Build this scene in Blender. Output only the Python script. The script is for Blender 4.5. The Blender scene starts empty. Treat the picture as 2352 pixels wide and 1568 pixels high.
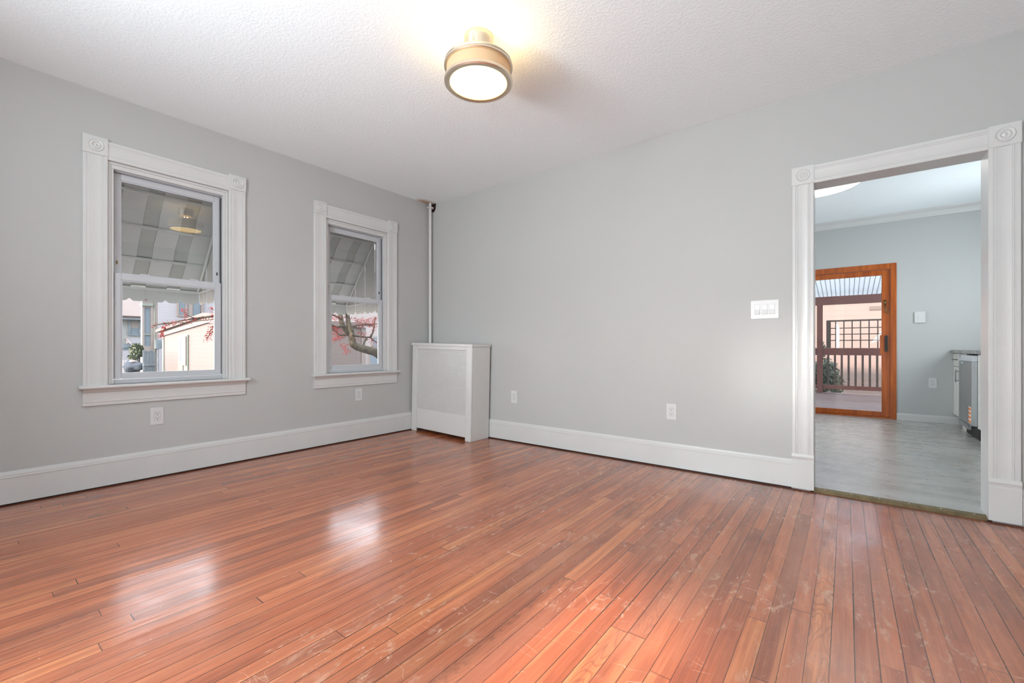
import bpy, bmesh, math, random
from mathutils import Vector, Matrix
R = math.radians
PI = math.pi
random.seed(7)
scene = bpy.context.scene
COL = scene.collection

# ------------------------------------------------------------------ camera
cam_d = bpy.data.cameras.new('camera')
cam_d.sensor_width = 36.0
cam_d.lens = 995.0 / 2352.0 * 36.0
cam_d.shift_y = 14.0 / 2352.0
cam_d.clip_start = 0.05
cam = bpy.data.objects.new('camera', cam_d)
COL.objects.link(cam)
cam.location = (4.033, -3.595, 0.955)
cam.rotation_euler = (R(90), 0, math.atan2(0.6107, 0.7918))
scene.camera = cam

# ------------------------------------------------------------------ colour management, sampling quality
vs = scene.view_settings
scene.display_settings.display_device = 'sRGB'
vs.view_transform = 'Standard'
vs.look = 'None'
vs.gamma = 1.0
vs.use_curve_mapping = False
vs.exposure = 0.16
cy = scene.cycles
cy.use_denoising = True
cy.max_bounces = 10
cy.diffuse_bounces = 6
cy.glossy_bounces = 5
cy.transmission_bounces = 6
cy.transparent_max_bounces = 16
cy.sample_clamp_indirect = 6.0
cy.blur_glossy = 0.5

# ------------------------------------------------------------------ world: pale bright winter sky
world = bpy.data.worlds.new('winter_sky')
scene.world = world
world.use_nodes = True
wt = world.node_tree
wt.nodes.clear()
w_out = wt.nodes.new('ShaderNodeOutputWorld')
w_bg = wt.nodes.new('ShaderNodeBackground')
w_sky = wt.nodes.new('ShaderNodeTexSky')
w_sky.sky_type = 'NISHITA'
w_sky.sun_disc = False
w_sky.sun_elevation = R(21)
w_sky.sun_rotation = R(180)
w_mix = wt.nodes.new('ShaderNodeMix')
w_mix.data_type = 'RGBA'
w_mix.inputs[0].default_value = 0.93
w_mix.inputs[7].default_value = (0.97, 0.98, 1.0, 1)
wt.links.new(w_sky.outputs[0], w_mix.inputs[6])
wt.links.new(w_mix.outputs[2], w_bg.inputs[0])
w_bg.inputs[1].default_value = 6.0
wt.links.new(w_bg.outputs[0], w_out.inputs[0])

# ------------------------------------------------------------------ sun, daylight and added fill
def sun_light(energy, color, elev, azim, angle):
    d = bpy.data.lights.new('sun', 'SUN')
    d.energy = energy; d.color = color; d.angle = R(angle)
    o = bpy.data.objects.new('sun', d); COL.objects.link(o)
    v = Vector((math.sin(R(azim)) * math.cos(R(elev)), math.cos(R(azim)) * math.cos(R(elev)), -math.sin(R(elev))))
    o.rotation_euler = v.to_track_quat('-Z', 'Y').to_euler()
    o.location = (3.5, -12, 6)
sun_light(13.0, (1.0, 0.71, 0.59), 22, -1.0, 4.0)

def area(name, loc, direction, sx, sy, power, color, spread=180):
    d = bpy.data.lights.new(name, 'AREA')
    d.shape = 'RECTANGLE'; d.size = sx; d.size_y = sy
    d.energy = power; d.color = color; d.spread = R(spread)
    o = bpy.data.objects.new(name, d); COL.objects.link(o)
    o.location = loc
    o.rotation_euler = Vector(direction).to_track_quat('-Z', 'Z').to_euler()
# fill lights added at unseen windows, daylight at the kitchen window above the worktop
area('rear_fill_light', (2.25, -4.70, 1.50), (0.50, 1, 0.22), 0.74, 1.45, 150, (0.86, 0.95, 1.0))
area('rear_fill_light', (3.5, -4.70, 1.55), (0, 1, 0.50), 0.74, 1.35, 40, (0.86, 0.95, 1.0))
area('wall_patch_light', (3.44, -4.71, 0.98), (0.05, 1, -0.045), 0.26, 0.40, 0.30, (0.93, 1.0, 0.95), 11)  # narrow light added to make the bright wall patch beside the doorway
area('side_fill_light', (5.24, -3.95, 1.50), (-1, 0.5, 1.3), 0.74, 1.45, 12, (0.86, 0.95, 1.0))  # added fill, aimed mostly up at the ceiling
area('kitchen_window_daylight', (5.70, 2.70, 1.62), (-1, 0.15, 0.1), 1.10, 1.00, 24, (0.86, 0.94, 1.0))
area('kitchen_side_fill', (1.64, 2.30, 1.45), (1, -0.1, 0.1), 1.0, 1.2, 26, (0.86, 0.94, 1.0))  # fill added to brighten the doorway jamb and kitchen

# ------------------------------------------------------------------ material helper
class M:
    def __init__(self, name):
        self.m = bpy.data.materials.new(name)
        self.m.use_nodes = True
        self.t = self.m.node_tree
        self.t.nodes.clear()
        self.out = self.t.nodes.new('ShaderNodeOutputMaterial')
    def n(self, kind, ins=None, **props):
        nd = self.t.nodes.new(kind)
        for k, v in props.items(): setattr(nd, k, v)
        for k, v in (ins or {}).items():
            if isinstance(v, bpy.types.NodeSocket): self.t.links.new(v, nd.inputs[k])
            else: nd.inputs[k].default_value = v
        return nd
    def math(self, op, a, b=0.0, clamp=False):
        return self.n('ShaderNodeMath', {0: a, 1: b}, operation=op, use_clamp=clamp).outputs[0]
    def mix(self, f, a, b, blend='MIX'):
        return self.n('ShaderNodeMix', {0: f, 6: a, 7: b}, data_type='RGBA', blend_type=blend).outputs[2]
    def ramp(self, f, lo, hi, a=0.0, b=1.0):
        return self.n('ShaderNodeMapRange', {0: f, 1: lo, 2: hi, 3: a, 4: b}, clamp=True).outputs[0]
    def noise(self, vec, scale, detail=2.0, rough=0.5, dist=0.0):
        return self.n('ShaderNodeTexNoise', {'Vector': vec, 'Scale': scale, 'Detail': detail, 'Roughness': rough, 'Distortion': dist}).outputs[0]
    def pos(self): return self.n('ShaderNodeNewGeometry').outputs['Position']
    def obj(self): return self.n('ShaderNodeTexCoord').outputs['Object']
    def xyz(self, v):
        s = self.n('ShaderNodeSeparateXYZ', {0: v}); return s.outputs[0], s.outputs[1], s.outputs[2]
    def vec(self, x, y, z): return self.n('ShaderNodeCombineXYZ', {0: x, 1: y, 2: z}).outputs[0]
    def bump(self, h, strength=0.3, dist=0.01):
        return self.n('ShaderNodeBump', {'Height': h, 'Strength': strength, 'Distance': dist}).outputs[0]
    def principled(self, **kw):
        ins = {}
        for k, v in kw.items(): ins[k.replace('_', ' ')] = v
        p = self.n('ShaderNodeBsdfPrincipled', ins)
        self.t.links.new(p.outputs[0], self.out.inputs[0])
        return self.m
    def surf(self, sh):
        self.t.links.new(sh, self.out.inputs[0]); return self.m

def rgb(r, g, b): return (r, g, b, 1.0)
def srgb(r, g, b):
    f = lambda c: (c / 255.0 / 12.92) if c / 255.0 <= 0.04045 else ((c / 255.0 + 0.055) / 1.055) ** 2.4
    return (f(r), f(g), f(b), 1.0)

def plain(name, col, rough=0.5, metal=0.0, spec=0.5, var=0.04, scale=14.0, bump=0.0, bscale=80.0):
    m = M(name)
    v = m.obj()
    n = m.noise(v, scale, 3)
    f = m.ramp(n, 0.3, 0.7, 1.0 - var, 1.0 + var)
    c = m.mix(1.0, col, m.vec(f, f, f), 'MULTIPLY')
    kw = dict(Base_Color=c, Roughness=rough, Metallic=metal, Specular_IOR_Level=spec)
    if bump: kw['Normal'] = m.bump(m.noise(v, bscale, 3), bump, 0.004)
    return m.principled(**kw)

MAT = {}
# painted walls: pale warm grey, light roller texture
def wall_paint(name, col):
    m = M(name); p = m.pos()
    f = m.ramp(m.noise(p, 1.3, 2), 0.3, 0.7, 0.985, 1.015)
    c = m.mix(1.0, col, m.vec(f, f, f), 'MULTIPLY')
    return m.principled(Base_Color=c, Roughness=0.55, Specular_IOR_Level=0.35, Normal=m.bump(m.noise(p, 160, 2), 0.08, 0.002))
MAT['wall'] = wall_paint('grey_wall_paint', rgb(0.47, 0.472, 0.462))
MAT['kwall'] = wall_paint('kitchen_wall_paint', rgb(0.48, 0.49, 0.485))
def ceiling_paint(name, bumpy, stain):
    m = M(name); p = m.pos()
    x, y, z = m.xyz(p)
    c = rgb(0.865, 0.92, 0.945)
    if stain:   # brown water stain round the pipe in the corner
        d = m.math('POWER', m.math('ADD', m.math('POWER', m.math('SUBTRACT', x, 0.03), 2), m.math('POWER', m.math('MULTIPLY', m.math('ADD', y, 0.10), 0.55), 2)), 0.5)
        d = m.math('ADD', d, m.ramp(m.noise(p, 22, 3), 0, 1, -0.04, 0.04))
        c = m.mix(m.ramp(d, 0.03, 0.10, 0.75, 0.0), c, srgb(170, 120, 50))
    h = m.noise(p, 60, 3, 0.55, 0.6)
    h = m.ramp(h, 0.42, 0.62)
    return m.principled(Base_Color=c, Roughness=0.7, Specular_IOR_Level=0.2, Normal=m.bump(h, bumpy, 0.006))
MAT['ceil'] = ceiling_paint('textured_ceiling_paint', 0.2, True)
MAT['kceil'] = ceiling_paint('kitchen_ceiling_paint', 0.03, False)
MAT['trim'] = plain('white_gloss_trim_paint', rgb(0.61, 0.61, 0.60), 0.32, 0, 0.5, 0.02, 5, 0.05, 30)
MAT['trimw'] = plain('white_window_vinyl', rgb(0.52, 0.535, 0.56), 0.35, 0, 0.5, 0.01)
MAT['plate'] = plain('white_plastic_plate', rgb(0.66, 0.66, 0.66), 0.25, 0, 0.5, 0.0)
MAT['dark'] = plain('dark_slot', rgb(0.02, 0.02, 0.02), 0.6)
MAT['black'] = plain('black_rubber', rgb(0.012, 0.012, 0.012), 0.6)
MAT['recess_brown'] = plain('dark_recess_brown', srgb(38, 22, 14), 0.6, 0, 0.4, 0.4, 40)  # dark brown for the painted shade below the skirting and the plaster hole
MAT['rad'] = plain('white_enamelled_steel', rgb(0.64, 0.635, 0.62), 0.4, 0, 0.5, 0.015)
MAT['nickel'] = plain('brushed_nickel', rgb(0.78, 0.68, 0.54), 0.36, 1.0, 0.5, 0.03)
MAT['steel'] = plain('stainless_steel', rgb(0.42, 0.44, 0.45), 0.32, 1.0, 0.5, 0.05, 3)
MAT['steel_light'] = plain('pale_grey_control_panel', rgb(0.62, 0.66, 0.70), 0.4, 0.4)
MAT['cab'] = plain('white_cabinet_paint', rgb(0.66, 0.65, 0.61), 0.4)
MAT['handle'] = plain('brushed_steel_handle', rgb(0.28, 0.29, 0.30), 0.35, 1.0)
MAT['brass'] = plain('aged_brass', rgb(0.20, 0.15, 0.07), 0.4, 1.0)
MAT['brassthr'] = plain('dull_bronze_strip', rgb(0.20, 0.155, 0.085), 0.45, 0.8, 0.5, 0.2, 30)

def wood_floor():
    m = M('worn_reddish_pine_floorboards'); p = m.pos()
    x, y, z = m.xyz(p)
    BW = 0.0605
    # boards wander slightly
    wob = m.ramp(m.noise(m.vec(m.math('MULTIPLY', x, 3.0), m.math('MULTIPLY', y, 0.5), 0.0), 1.0, 1), 0, 1, -0.004, 0.004)
    u = m.math('DIVIDE', m.math('ADD', x, wob), BW)
    bid = m.math('FLOOR', u)
    fx = m.math('FRACT', u)
    r1 = m.n('ShaderNodeTexWhiteNoise', {'W': bid}, noise_dimensions='1D').outputs[0]
    ylen = m.math('ADD', m.math('MULTIPLY', r1, 1.1), 1.5)
    v = m.math('DIVIDE', m.math('ADD', y, m.math('MULTIPLY', r1, 37.0)), ylen)
    sid = m.math('FLOOR', v)
    fy = m.math('FRACT', v)
    rb = m.n('ShaderNodeTexWhiteNoise', {'Vector': m.vec(bid, sid, 0.5)}, noise_dimensions='3D')
    rnd = rb.outputs[0]
    rcol = m.xyz(rb.outputs[1])
    # grain
    gx = m.math('ADD', m.math('MULTIPLY', x, 55.0), m.math('MULTIPLY', rnd, 91.0))
    gv = m.vec(gx, m.math('MULTIPLY', y, 1.9), m.math('MULTIPLY', rnd, 17.0))
    grain = m.noise(gv, 1.0, 5, 0.6, 0.4)
    fine = m.noise(m.vec(m.math('MULTIPLY', x, 330.0), m.math('MULTIPLY', y, 6.0), m.math('MULTIPLY', rnd, 9.0)), 1.0, 2)
    # cathedral figure on some boards
    rg = m.noise(m.vec(m.math('ADD', m.math('MULTIPLY', x, 16.0), m.math('MULTIPLY', rnd, 33.0)), m.math('MULTIPLY', y, 2.6), m.math('MULTIPLY', rnd, 7.0)), 1.0, 1)
    ring = m.math('SINE', m.math('MULTIPLY', rg, 95.0))
    figure = m.math('MULTIPLY', m.ramp(ring, 0.35, 0.95), m.ramp(rcol[0], 0.91, 0.96, 0.0, 0.45))
    base = m.mix(rnd, srgb(162, 86, 56), srgb(194, 114, 76))
    base = m.mix(m.ramp(rcol[1], 0.66, 0.92, 0.0, 0.85), base, srgb(132, 74, 54))
    base = m.mix(m.ramp(rcol[2], 0.80, 0.95, 0.0, 0.7), base, srgb(214, 136, 86))
    base = m.mix(m.ramp(grain, 0.36, 0.66, 0.0, 0.75), base, srgb(142, 76, 48))
    base = m.mix(m.ramp(fine, 0.45, 0.75, 0.0, 0.25), base, srgb(205, 138, 98))
    base = m.mix(figure, base, srgb(108, 58, 40))
    stk = m.noise(m.vec(m.math('MULTIPLY', x, 24.0), m.math('MULTIPLY', y, 0.7), m.math('MULTIPLY', sid, 2.3)), 1.0, 3, 0.6)
    base = m.mix(m.ramp(stk, 0.54, 0.70, 0.0, 0.55), base, srgb(120, 66, 46))
    base = m.mix(m.ramp(stk, 0.44, 0.30, 0.0, 0.45), base, srgb(212, 136, 92))
    # smoky dark blotches along boards
    blot = m.noise(m.vec(m.math('ADD', m.math('MULTIPLY', x, 9.0), m.math('MULTIPLY', rnd, 5.0)), m.math('MULTIPLY', y, 2.2), 3.0), 1.0, 3, 0.6)
    base = m.mix(m.ramp(blot, 0.54, 0.74, 0.0, 0.6), base, srgb(116, 64, 46))
    # walked-on zone from the doorway towards the room's middle
    zone = m.math('MULTIPLY', m.ramp(x, 1.7, 3.3), m.ramp(y, 0.05, -0.7))
    sc = m.noise(m.vec(m.math('MULTIPLY', x, 26.0), m.math('MULTIPLY', m.math('ADD', y, m.math('MULTIPLY', x, 0.25)), 11.0), m.math('MULTIPLY', bid, 0.37)), 1.0, 4, 0.65, 0.8)
    sc2 = m.noise(p, 2.3, 2)
    wear = m.math('MULTIPLY', m.math('MULTIPLY', m.ramp(sc, 0.54, 0.70), m.ramp(sc2, 0.44, 0.60)), zone)
    base = m.mix(m.math('MULTIPLY', wear, 0.75), base, srgb(196, 158, 132))
    # dulled greyish film in the same zone
    film = m.math('MULTIPLY', m.ramp(m.noise(m.vec(m.math('MULTIPLY', x, 5.0), m.math('MULTIPLY', y, 1.4), 8.0), 1.0, 2), 0.42, 0.68), zone)
    base = m.mix(m.math('MULTIPLY', film, 0.32), base, srgb(176, 122, 98))
    # scratches
    s1 = m.noise(m.vec(m.math('MULTIPLY', x, 3.2), m.math('MULTIPLY', y, 8.5), 1.0), 1.0, 2, 0.5, 0.6)
    line = m.ramp(m.math('ABSOLUTE', m.math('SUBTRACT', s1, 0.5)), 0.0, 0.0035, 1.0, 0.0)
    smask = m.math('MULTIPLY', m.ramp(m.noise(p, 7.0, 2), 0.53, 0.60), m.math('MULTIPLY', m.ramp(x, 2.3, 2.9), m.ramp(y, -1.35, -1.75)))
    base = m.mix(m.math('MULTIPLY', m.math('MULTIPLY', line, smask), 0.65), base, srgb(236, 190, 165))
    speck = m.math('MULTIPLY', m.ramp(m.noise(p, 95.0, 1), 0.765, 0.79), m.ramp(sc2, 0.40, 0.55))
    base = m.mix(m.math('MULTIPLY', speck, 0.5), base, srgb(226, 190, 165))
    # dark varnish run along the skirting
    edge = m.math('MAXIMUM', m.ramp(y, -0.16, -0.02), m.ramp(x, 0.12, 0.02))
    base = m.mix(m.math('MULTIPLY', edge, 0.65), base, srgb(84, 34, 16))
    # gaps between boards, opening up here and there, and butt joints
    gapw = m.ramp(m.noise(m.vec(m.math('MULTIPLY', bid, 3.1), m.math('MULTIPLY', y, 0.8), 4.0), 1.0, 2), 0.35, 0.75, 0.006, 0.034)
    gapw = m.math('MULTIPLY', gapw, m.ramp(x, 0.8, 4.2, 0.75, 1.35))
    g1 = m.math('MINIMUM', fx, m.math('SUBTRACT', 1.0, fx))
    gap = m.math('LESS_THAN', g1, gapw)
    jy = m.math('MULTIPLY', m.math('MINIMUM', fy, m.math('SUBTRACT', 1.0, fy)), ylen)
    joint = m.math('LESS_THAN', jy, m.math('MULTIPLY', m.math('ADD', rcol[0], 0.3), 0.0016))
    gap = m.math('MAXIMUM', gap, joint)
    gapc = m.math('MULTIPLY', gap, m.ramp(m.noise(m.vec(m.math('MULTIPLY', bid, 1.7), m.math('MULTIPLY', y, 1.6), 0.0), 1.0, 1), 0.3, 0.55, 0.45, 1.0))
    base = m.mix(gapc, base, srgb(52, 26, 16))
    # varnish: glossy, each board tipped a little, duller where worn
    rough = m.math('ADD', m.ramp(m.noise(p, 5.0, 3), 0.3, 0.7, 0.15, 0.25), m.math('MULTIPLY', m.math('MAXIMUM', wear, m.math('MULTIPLY', film, 0.6)), 0.22))
    hgt = m.math('ADD', m.math('MULTIPLY', m.noise(m.vec(m.math('MULTIPLY', x, 14.0), m.math('MULTIPLY', y, 3.0), 0.0), 1.0, 2), 0.0022),
                 m.math('MULTIPLY', m.math('MULTIPLY', fx, m.math('SUBTRACT', rnd, 0.5)), 0.0010))
    hgt = m.math('SUBTRACT', hgt, m.math('MULTIPLY', gap, 0.002))
    hgt = m.math('ADD', hgt, m.math('MULTIPLY', grain, 0.0003))
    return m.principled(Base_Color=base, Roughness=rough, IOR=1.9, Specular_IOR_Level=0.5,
                        Normal=m.n('ShaderNodeBump', {'Height': hgt, 'Strength': 0.55, 'Distance': 1.0}).outputs[0])
MAT['floor'] = wood_floor()

def vinyl_floor():
    m = M('grey_vinyl_floor'); p = m.pos(); x, y, z = m.xyz(p)
    n = m.noise(m.vec(m.math('MULTIPLY', x, 2.2), m.math('MULTIPLY', y, 8.0), 0.0), 1.0, 3, 0.5)
    c = m.mix(m.ramp(n, 0.3, 0.7), srgb(160, 161, 157), srgb(184, 184, 180))
    n2 = m.noise(p, 3.0, 3)
    c = m.mix(m.ramp(n2, 0.4, 0.7, 0, 0.4), c, srgb(160, 156, 144))
    fx = m.math('FRACT', m.math('DIVIDE', x, 0.61)); fy = m.math('FRACT', m.math('DIVIDE', m.math('ADD', y, 0.2), 0.61))
    seam = m.math('MAXIMUM', m.math('LESS_THAN', fx, 0.004), m.math('LESS_THAN', fy, 0.004))
    c = m.mix(m.math('MULTIPLY', seam, 0.35), c, srgb(190, 190, 186))
    return m.principled(Base_Color=c, Roughness=m.ramp(n, 0.3, 0.7, 0.24, 0.32), IOR=1.75, Specular_IOR_Level=0.5, Normal=m.bump(m.noise(p, 40, 2), 0.04, 0.002))
MAT['vinyl'] = vinyl_floor()

def door_wood():
    m = M('varnished_orange_fir'); v = m.obj(); x, y, z = m.xyz(v)
    n = m.noise(m.vec(m.math('MULTIPLY', x, 30.0), m.math('MULTIPLY', y, 30.0), m.math('MULTIPLY', z, 2.0)), 1.0, 4, 0.6, 0.5)
    c = m.mix(m.ramp(n, 0.3, 0.7), srgb(190, 98, 30), srgb(140, 62, 14))
    return m.principled(Base_Color=c, Roughness=0.3, Specular_IOR_Level=0.5)
MAT['firwood'] = door_wood()

def glass():
    m = M('window_glass')
    fr = m.n('ShaderNodeFresnel', {'IOR': 1.5}).outputs[0]
    f = m.math('MULTIPLY', fr, 1.0)
    t = m.n('ShaderNodeBsdfTransparent', {'Color': rgb(0.97, 0.985, 0.985)}).outputs[0]
    g = m.n('ShaderNodeBsdfGlossy', {'Color': rgb(1, 1, 1), 'Roughness': 0.0}).outputs[0]
    return m.surf(m.n('ShaderNodeMixShader', {0: f, 1: t, 2: g}).outputs[0])
MAT['glass'] = glass()
def emit(name, col, s):
    m = M(name)
    return m.surf(m.n('ShaderNodeEmission', {'Color': col, 'Strength': s}).outputs[0])

def siding(name, col, pitch, axis='z', rough=0.6, depth=0.012):
    m = M(name); p = m.pos(); x, y, z = m.xyz(p)
    f = m.math('FRACT', m.math('DIVIDE', z if axis == 'z' else x, pitch))
    line = m.ramp(f, 0.0, 0.09, 1.0, 0.0)
    n = m.ramp(m.noise(p, 1.2, 3), 0.3, 0.7, 0.95, 1.05)
    c = m.mix(1.0, col, m.vec(n, n, n), 'MULTIPLY')
    return m.principled(Base_Color=c, Roughness=rough, Normal=m.bump(m.math('SUBTRACT', 1.0, f), 0.7, depth))
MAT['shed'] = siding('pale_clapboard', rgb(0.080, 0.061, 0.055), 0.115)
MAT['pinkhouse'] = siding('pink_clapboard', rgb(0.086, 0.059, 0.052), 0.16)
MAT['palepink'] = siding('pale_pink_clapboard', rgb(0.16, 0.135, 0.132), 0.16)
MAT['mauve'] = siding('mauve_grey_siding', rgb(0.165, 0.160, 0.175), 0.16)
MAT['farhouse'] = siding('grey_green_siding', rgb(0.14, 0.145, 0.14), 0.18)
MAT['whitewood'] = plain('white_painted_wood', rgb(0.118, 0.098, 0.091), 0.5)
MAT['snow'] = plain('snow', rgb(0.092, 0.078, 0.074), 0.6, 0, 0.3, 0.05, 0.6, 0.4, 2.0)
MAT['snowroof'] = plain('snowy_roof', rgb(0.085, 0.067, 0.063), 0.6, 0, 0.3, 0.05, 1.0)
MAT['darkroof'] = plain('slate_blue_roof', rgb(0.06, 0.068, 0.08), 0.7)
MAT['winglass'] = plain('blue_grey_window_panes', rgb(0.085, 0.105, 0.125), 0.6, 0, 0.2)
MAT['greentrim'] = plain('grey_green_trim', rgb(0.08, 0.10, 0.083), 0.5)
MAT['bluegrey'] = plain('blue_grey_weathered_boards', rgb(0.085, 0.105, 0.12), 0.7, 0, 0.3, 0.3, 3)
MAT['rock'] = plain('blue_grey_rock', rgb(0.034, 0.043, 0.055), 0.9, 0, 0.05, 0.4, 2)
MAT['leaf'] = plain('evergreen_leaves', rgb(0.028, 0.043, 0.020), 0.6, 0, 0.4, 0.5, 5)
MAT['berry'] = plain('coral_red_berries', rgb(0.17, 0.013, 0.013), 0.7, 0, 0.12, 0.3, 9)
MAT['bark'] = plain('grey_brown_bark', rgb(0.045, 0.038, 0.027), 0.9, 0, 0.1, 0.75, 22, 0.8, 30)
MAT['awn'] = plain('pale_grey_aluminium_awning', rgb(0.47, 0.475, 0.46), 0.75, 0, 0.15, 0.02)
MAT['awn3'] = plain('grey_aluminium_awning', rgb(0.365, 0.37, 0.345), 0.75, 0, 0.15, 0.02)
MAT['awn2'] = plain('white_aluminium_awning_frame', rgb(0.52, 0.53, 0.51), 0.45)
MAT['porch'] = plain('red_brown_painted_wood', srgb(78, 44, 40), 0.5, 0, 0.4, 0.12, 6)
MAT['porchdark'] = plain('dark_brown_lattice', srgb(44, 34, 30), 0.55)
def deck_boards():
    m = M('mauve_brown_deck_boards'); p = m.pos(); x, y, z = m.xyz(p)
    f = m.math('FRACT', m.math('DIVIDE', y, 0.14))
    n = m.noise(m.vec(m.math('MULTIPLY', x, 2.5), m.math('MULTIPLY', y, 40.0), 0.0), 1.0, 4)
    c = m.mix(m.ramp(n, 0.3, 0.7), srgb(58, 38, 37), srgb(96, 72, 71))
    c = m.mix(m.math('LESS_THAN', f, 0.06), c, srgb(50, 30, 30))
    return m.principled(Base_Color=c, Roughness=0.5)
MAT['deck'] = deck_boards()
def translucent_roof():
    m = M('translucent_corrugated_sheet')
    a = m.n('ShaderNodeBsdfTransparent', {'Color': rgb(0.62, 0.66, 0.70)}).outputs[0]
    b = m.n('ShaderNodeBsdfTranslucent', {'Color': rgb(0.55, 0.58, 0.60)}).outputs[0]
    c = m.n('ShaderNodeBsdfDiffuse', {'Color': rgb(0.45, 0.47, 0.48)}).outputs[0]
    s = m.n('ShaderNodeMixShader', {0: 0.5, 1: b, 2: c}).outputs[0]
    return m.surf(m.n('ShaderNodeMixShader', {0: 0.55, 1: a, 2: s}).outputs[0])
MAT['sheet'] = translucent_roof()
def granite():
    m = M('grey_speckled_granite'); v = m.obj()
    n = m.noise(v, 60, 4, 0.7)
    return m.principled(Base_Color=m.mix(m.ramp(n, 0.35, 0.65), srgb(70, 72, 72), srgb(165, 165, 158)), Roughness=0.25)
MAT['granite'] = granite()
MAT['orange'] = plain('orange_print', srgb(228, 120, 50), 0.5, 0, 0.4, 0.0)
MAT['paper'] = plain('white_print', srgb(225, 215, 205), 0.5, 0, 0.4, 0.0)
MAT['redtag'] = MAT['orange']

# ------------------------------------------------------------------ mesh helpers
def bm_new(): return bmesh.new()
def box(bm, x0, x1, y0, y1, z0, z1):
    vs_ = [bm.verts.new(c) for c in ((x0, y0, z0), (x1, y0, z0), (x1, y1, z0), (x0, y1, z0), (x0, y0, z1), (x1, y0, z1), (x1, y1, z1), (x0, y1, z1))]
    for f in ((3, 2, 1, 0), (4, 5, 6, 7), (0, 1, 5, 4), (1, 2, 6, 5), (2, 3, 7, 6), (3, 0, 4, 7)):
        bm.faces.new([vs_[i] for i in f])
    return bm
def B(*a):
    return box(bm_new(), *a)
def prism(bm, pts, a, b, fn):
    """profile pts extruded from a to b; fn(p, q, t) -> xyz"""
    A_ = [bm.verts.new(fn(p, q, a)) for p, q in pts]
    Z_ = [bm.verts.new(fn(p, q, b)) for p, q in pts]
    n = len(pts)
    bm.faces.new(A_[::-1]); bm.faces.new(Z_)
    for i in range(n):
        bm.faces.new((A_[i], A_[(i + 1) % n], Z_[(i + 1) % n], Z_[i]))
    return bm
def lathe(bm, prof, seg=48, center=(0, 0, 0), axis='z', cap=False):
    rings = []
    for r, h in prof:
        ring = []
        for k in range(seg):
            a = 2 * PI * k / seg
            if axis == 'z': c = (r * math.cos(a), r * math.sin(a), h)
            elif axis == 'y': c = (r * math.cos(a), h, r * math.sin(a))
            else: c = (h, r * math.cos(a), r * math.sin(a))
            ring.append(bm.verts.new((c[0] + center[0], c[1] + center[1], c[2] + center[2])))
        rings.append(ring)
    for i in range(len(rings) - 1):
        for k in range(seg):
            bm.faces.new((rings[i][k], rings[i][(k + 1) % seg], rings[i + 1][(k + 1) % seg], rings[i + 1][k]))
    if cap:
        bm.faces.new(rings[0][::-1]); bm.faces.new(rings[-1])
    return bm
def tube(bm, pts, radii, seg=10):
    pts = [Vector(p) for p in pts]
    if not isinstance(radii, (list, tuple)): radii = [radii] * len(pts)
    rings = []
    up = Vector((0, 0, 1))
    for i, p in enumerate(pts):
        d = (pts[min(i + 1, len(pts) - 1)] - pts[max(i - 1, 0)]).normalized()
        u = d.cross(up)
        if u.length < 1e-3: u = d.cross(Vector((1, 0, 0)))
        u.normalize(); w = d.cross(u).normalized()
        rings.append([bm.verts.new(p + (u * math.cos(2 * PI * k / seg) + w * math.sin(2 * PI * k / seg)) * radii[i]) for k in range(seg)])
    for i in range(len(rings) - 1):
        for k in range(seg):
            bm.faces.new((rings[i][k], rings[i][(k + 1) % seg], rings[i + 1][(k + 1) % seg], rings[i + 1][k]))
    bm.faces.new(rings[0][::-1]); bm.faces.new(rings[-1])
    return bm

def obj(name, bm, mat, parent=None, loc=None, rotz=None, bevel=0.0, smooth=False, segs=2):
    bmesh.ops.recalc_face_normals(bm, faces=bm.faces)
    if bevel:
        es = [e for e in bm.edges if len(e.link_faces) == 2 and e.calc_face_angle(0) > 0.6]
        bmesh.ops.bevel(bm, geom=es, offset=bevel, segments=segs, affect='EDGES', clamp_overlap=True)
    me = bpy.data.meshes.new(name)
    bm.to_mesh(me); bm.free()
    me.materials.append(MAT[mat] if isinstance(mat, str) else mat)
    if smooth:
        for p in me.polygons: p.use_smooth = True
        if smooth is not True:
            me.set_sharp_from_angle(angle=R(smooth))
    o = bpy.data.objects.new(name, me)
    COL.objects.link(o)
    if parent: o.parent = parent
    if loc: o.location = loc
    if rotz is not None: o.rotation_euler = (0, 0, rotz)
    return o
def tag(o, label, cat, group=None, kind=None):
    o['label'] = label; o['category'] = cat
    if group: o['group'] = group
    if kind: o['kind'] = kind
    return o
def thing(name, label, cat, loc=(0, 0, 0), rotz=0, group=None, kind=None):
    o = bpy.data.objects.new(name, None); COL.objects.link(o)
    o.empty_display_size = 0.1
    o.location = loc; o.rotation_euler = (0, 0, rotz)
    return tag(o, label, cat, group, kind)
def struct(name, bm, mat, label=None, **k):
    o = obj(name, bm, mat, **k); o['kind'] = 'structure'
    if label: o['label'] = label
    return o

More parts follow.
